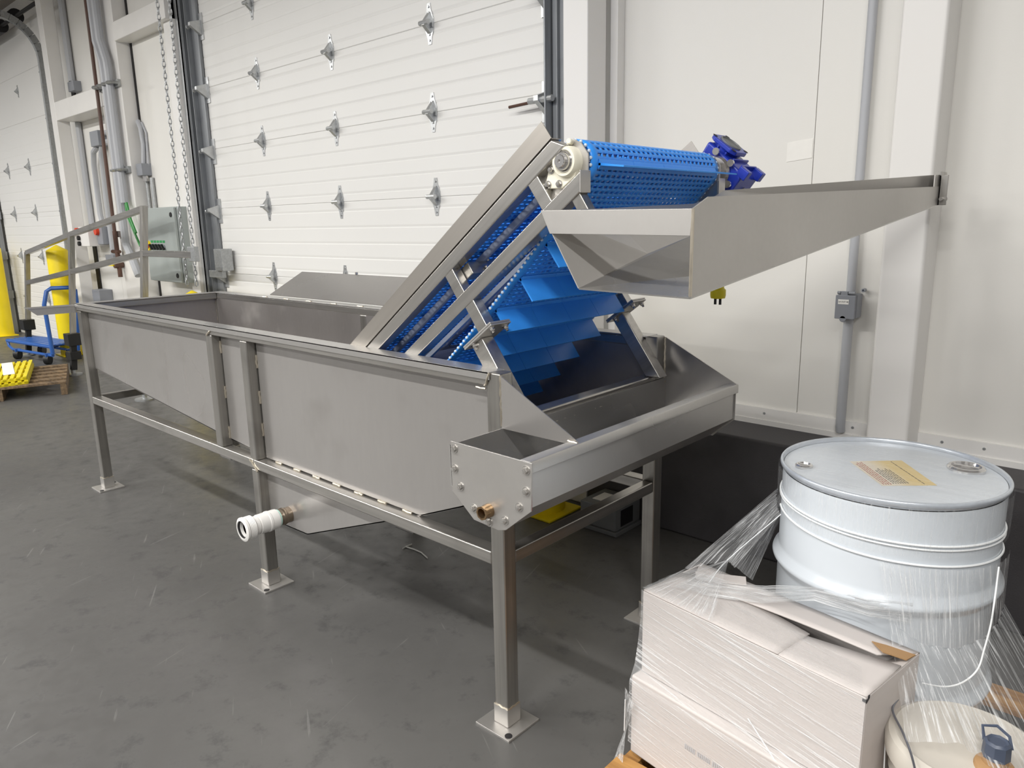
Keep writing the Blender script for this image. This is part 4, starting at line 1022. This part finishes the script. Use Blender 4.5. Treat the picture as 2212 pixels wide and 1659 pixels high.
# veil from the lower rope down over the pail
top = [dp(-77 + 87 * i / 12, .752 - .045 * ((73 + 87 * i / 12) / 172) ** .8, DR + .009) for i in range(13)]
bot = [V((1.02, -.03, PT + .012)), V((1.10, -.02, PT + .045)), V((1.16, -.03, PT + .03)), V((1.23, .02, PT - .02)), V((1.30, .14, .36)), V((1.36, .30, .22)), V((1.36, .46, .16))]
mid = [dp(-70, .60, DR + .012), dp(-55, .56, DR + .02), dp(-40, .55, DR + .025), dp(-22, .56, DR + .02), dp(-5, .57, DR + .012), dp(10, .58, DR + .012)]
m = MB(); m.grid(top, mid, 50, 10, crinkle(.0015, 70, 5, 5)); k0 = len(m.v)
m.grid(mid, bot, 50, 16, crinkle(.003, 70, 5, 5))
m.uv = {k: ((w_ if k < k0 else 1 + 2 * w_) * .5, u_) for k, (u_, w_) in m.uv.items()}
m.build('film_veil', 'film', sf, fix=False)
# tail tied at the carton's lower left corner
kn = q[0] + lf * .008 + nrm * .012 + V((0, 0, .205))
m = MB().grid([kn + V((0, 0, .12)), kn + V((.03, -.006, .09))], [kn, kn + V((.004, 0, -.004))], 6, 14, crinkle(.001, 9, 9)); m.grid([kn, kn + V((.004, 0, 0))], [kn + V((-.012, -.03, -.075)), kn + V((.022, -.04, -.07))], 6, 12, crinkle(.001, 9, 9))
m.uv = {k: (w_, u_ * .3) for k, (u_, w_) in m.uv.items()}
m.build('film_tail', 'film_dense', sf, fix=False)
rope([kn + V((.004, -.004, .09)), kn], .0014)

# ------------------------------------------------------------------ floor bits under the tank
fx = thing('floor_box', (-.63, 1.41, 0), 'dark grey box on the floor against the kerb beneath the tank', 'box')
b = MB().box(-.735, -.53, 1.31, 1.515, .02, .132); b.build('box_body', 'cab_dark', fx, bevel=.006)
MB().box(-.745, -.52, 1.30, 1.515, .0, .02).build('base_flange', 'cab_dark', fx, bevel=.003)
MB().box(-.70, -.60, 1.36, 1.46, .132, .1335).build('sticker', 'paper', fx)
MB().box(-.5299, -.5285, 1.35, 1.45, .035, .115).build('side_opening', 'slot', fx)
tag(MB().box(-.46, -.43, 1.50, 1.521, 0, .12).build('metal_channel', 'galv', bevel=.003), 'short upright metal channel on the kerb right of the dark floor box', 'channel')
b = MB().tube([(-1.185, .585, .004), (-1.19, .61, .004), (-1.187, .64, .005)], .003, 6); b.tube([(-1.19, .605, .004), (-1.14, .612, .004), (-1.09, .612, .004), (-1.05, .60, .004), (-1.025, .592, .004)], .003, 6)
tag(b.build('cut_string', 'string'), 'pale cut piece of string on the floor under the tank', 'string')

# ------------------------------------------------------------------ far left: railing platform, cart, pallet
rl = thing('platform_railing', (-7, 1.1, 0), 'stainless handrail of a work platform on black levelling legs, left of the tank', 'railing')
tops = {-8.8: 1.195, -7.0: 1.402, -5.24: 1.621}
def ry(x, z): return 1.075 + .115 * z if x > -8 else 1.158 + .125 * z
pst = {}
for x, zt_ in tops.items():
    zb = .33 if x < -6 else .0
    o = MB().bar((x, ry(x, .30), .30), (x, ry(x, zt_), zt_), .05, .05, (1, 0, 0)).build('post', 'tube_z', rl, bevel=.003)
    b = MB().bar((x, ry(x, .05), .05), (x, ry(x, .30), .30), .055, .055, (1, 0, 0)); b.box(x - .07, x + .07, ry(x, .32) - .06, ry(x, .32) + .06, .30, .42)
    if x > -8: b.box(x - .06, x + .08, ry(x, .2) - .05, ry(x, .2) + .05, .16, .24)
    b.build('levelling_leg', 'dark', rl, bevel=.004)
    MB().lathe((x, ry(x, 0), 0), (0, 0, 1), [(.08, 0), (.08, .012), (.02, .02), (.02, .06)], 20).build('levelling_foot', 'galv', rl)
def rr(x, z): return V((x, ry(x, z), z))
def rail(p, q_): MB().bar(p, q_, .045, .05, (0, 0, 1)).build('rail', 'tube_x', rl, bevel=.003)
rail(rr(-8.8, 1.19), rr(-7.0, 1.395)); rail(rr(-7, 1.395), rr(-5.24, 1.60))
rail(rr(-8.8, .845), rr(-7.0, 1.03)); rail(rr(-7, 1.03), rr(-5.24, 1.235))
rail(rr(-5.24, 1.235), V((-4.25, 1.18, 1.24)))
MB().box(-4.30, -4.19, 1.16, 1.20, 1.19, 1.30).build('rail_clamp', 'galv', rl, bevel=.004)

ct = thing('platform_cart', (-8.3, 1.2, 0), 'low blue platform cart with a bent tube push handle', 'cart')
ca = V((-8.80, .97, 0)); cb_ = V((-7.78, 1.13, 0)); cc = V((-7.93, 1.41, 0)); cd_ = V((-8.87, 1.25, 0))
dk = MB()
dk.tube([p + V((0, 0, .20)) for p in (ca, cb_, cc, cd_)], .02, 8, True); dk.build('deck_frame', 'cart', ct)
for i in range(5):
    f0, f1 = i / 5 + .035, (i + 1) / 5 - .035
    MB().prism([ca.lerp(cd_, f0) + V((0, 0, .20)), cb_.lerp(cc, f0) + V((0, 0, .20)), cb_.lerp(cc, f1) + V((0, 0, .20)), ca.lerp(cd_, f1) + V((0, 0, .20))], (0, 0, .018)).build('deck_slat', 'cart', ct, bevel=.003)
for a_, b_ in ((ca, cb_), (cd_, cc)):
    p0, p1 = a_.lerp(b_, .0), a_.lerp(b_, 1.)
    MB().tube([p0 + V((0, 0, .20)), p0.lerp(p1, .02) + V((0, 0, .14)), p0.lerp(p1, .1) + V((0, 0, .105)), p1 + V((0, 0, .105))], .016, 8).build('under_rail', 'cart', ct)
for p in (ca.lerp(cb_, .2), cd_.lerp(cc, .18), cb_.lerp(ca, .12), cc.lerp(cd_, .15)):
    w_ = MB().cyl(p + V((-.02, -.02, .055)), p + V((.015, .018, .055)), .055, 18).build('caster', 'dark', ct)
    MB().box(p.x - .04, p.x + .04, p.y - .03, p.y + .03, .085, .12).build('caster_fork', 'cart', w_, bevel=.003)
hq = [cb_ + V((0, 0, .12)), cb_ + V((.0, -.01, .66)), cb_ + V((0, .03, .80)), cb_ + V((0, .08, .83)), cc + V((.22, -.05, .83)), cc + V((.25, .0, .80)), cc + V((.24, .0, .66)), cc + V((.06, .0, .12))]
MB().tube(hq, .022, 10).build('push_handle', 'cart', ct)

wp = thing('wooden_pallet', (-6.9, .6, 0), 'weathered wooden pallet under the yellow gratings at the left edge', 'pallet')
wc = [V((-6.20, .74, 0)), V((-6.78, .98, 0)), V((-7.75, .80, 0)), V((-8.1, .45, 0)), V((-6.3, .05, 0))]
ax = V((-.62, .79, 0)).normalized(); ay = V((-.79, -.62, 0)).normalized(); o0 = V((-6.03, .72, 0))
ax = V((-.86, .28, 0)).normalized(); ay = V((-.28, -.86, 0)).normalized()
for i in range(6):
    a_ = o0 + ax * (i * .19); MB().prism([a_ + V((0, 0, .10)), a_ + ax * .09 + V((0, 0, .10)), a_ + ax * .09 + ay * 1.0 + V((0, 0, .10)), a_ + ay * 1.0 + V((0, 0, .10))], (0, 0, .02)).build('deck_board', 'wood_old', wp, bevel=.003)
for f in (0, .48, .95):
    a_ = o0 + ay * f; MB().prism([a_ + V((0, 0, 0.0)), a_ + ay * .05, a_ + ay * .05 + ax * 1.05, a_ + ax * 1.05], (0, 0, .10)).build('stringer', 'wood_old', wp, bevel=.003)
def grating(z, off, label):
    t = thing('floor_grating', (-6.5, .4, z), label, 'grating', 'yellow gratings')
    a_ = V((-6.19 + off, .47, z)); gx = V((-.9, .29, 0)).normalized(); gy = V((-.05, -1, 0)).normalized()
    b = MB()
    for i in range(21):
        p = a_ + gy * (i * .05); b.prism([p, p + gy * .03, p + gy * .03 + gx * 1.0, p + gx * 1.0], (0, 0, .03))
    for k in range(5):
        p = a_ + gx * (k * .235); b.prism([p + V((0, 0, .002)), p + gx * .04 + V((0, 0, .002)), p + gx * .04 + gy * 1.0 + V((0, 0, .002)), p + gy * 1.0 + V((0, 0, .002))], (0, 0, .018))
    b.build('grating_bars', 'yellow_b', t)
    return a_, gx, gy
grating(.1205, 0.0, 'yellow slotted floor grating lying directly on the weathered pallet')
a_, gx, gy = grating(.152, -.03, 'yellow slotted floor grating on top of the stack, with a white strip across it')
p = a_ + gx * .22 + gy * .10 + V((0, 0, .031))
tag(MB().prism([p, p + gy * .09, p + gy * .16 + gx * .75, p + gy * .07 + gx * .75], (0, 0, .003)).build('white_strip', 'paper'), 'white strip lying on the yellow gratings', 'strip')

# ------------------------------------------------------------------ light
def area(name, loc, sx, sy, power, rot=(0, 0, 0), col=(1, .985, .955)):
    d_ = bpy.data.lights.new(name, 'AREA'); d_.shape = 'RECTANGLE'; d_.size = sx; d_.size_y = sy; d_.energy = power; d_.color = col
    o = bpy.data.objects.new(name, d_); COL.objects.link(o); o.location = loc; o.rotation_euler = rot; return o
LY = (-2.5, -5.6)
for y, k in zip(LY, (1., 1.)):
    for x in (-13, -9.2, -5.4, -1.6, 2.2): area('ceiling_strip_light', (x, y, 3.98), 2.6, .16, 150 * k)
w_ = bpy.data.worlds.new('hall'); S.world = w_; w_.use_nodes = True
w_.node_tree.nodes['Background'].inputs[0].default_value = (.62, .615, .61, 1); w_.node_tree.nodes['Background'].inputs[1].default_value = .5

# ------------------------------------------------------------------ camera
yaw, pit, rol = -0.743652, 0.21539824, -0.01964781
fw_ = V((math.sin(yaw) * math.cos(pit), math.cos(yaw) * math.cos(pit), -math.sin(pit)))
r_ = V((math.cos(yaw), -math.sin(yaw), 0)); u_ = r_.cross(fw_)
c_, s_ = math.cos(rol), math.sin(rol); r2_ = r_ * c_ + u_ * s_; u2_ = u_ * c_ - r_ * s_
cam = bpy.data.cameras.new('camera'); co = bpy.data.objects.new('camera', cam); COL.objects.link(co)
co.matrix_world = Matrix(((r2_.x, u2_.x, -fw_.x, 1.29642103), (r2_.y, u2_.y, -fw_.y, -1.36343718), (r2_.z, u2_.z, -fw_.z, 1.43517761), (0, 0, 0, 1)))
cam.sensor_width = 36; cam.lens = 1602.264 / 2212 * 36; cam.clip_start = .05; cam.clip_end = 100
S.camera = co
S.view_settings.view_transform = 'Standard'; S.view_settings.look = 'None'; S.view_settings.exposure = .15; S.view_settings.gamma = 1
S.cycles.use_denoising = True; S.cycles.max_bounces = 10; S.cycles.transparent_max_bounces = 24
S.cycles.sample_clamp_indirect = 6
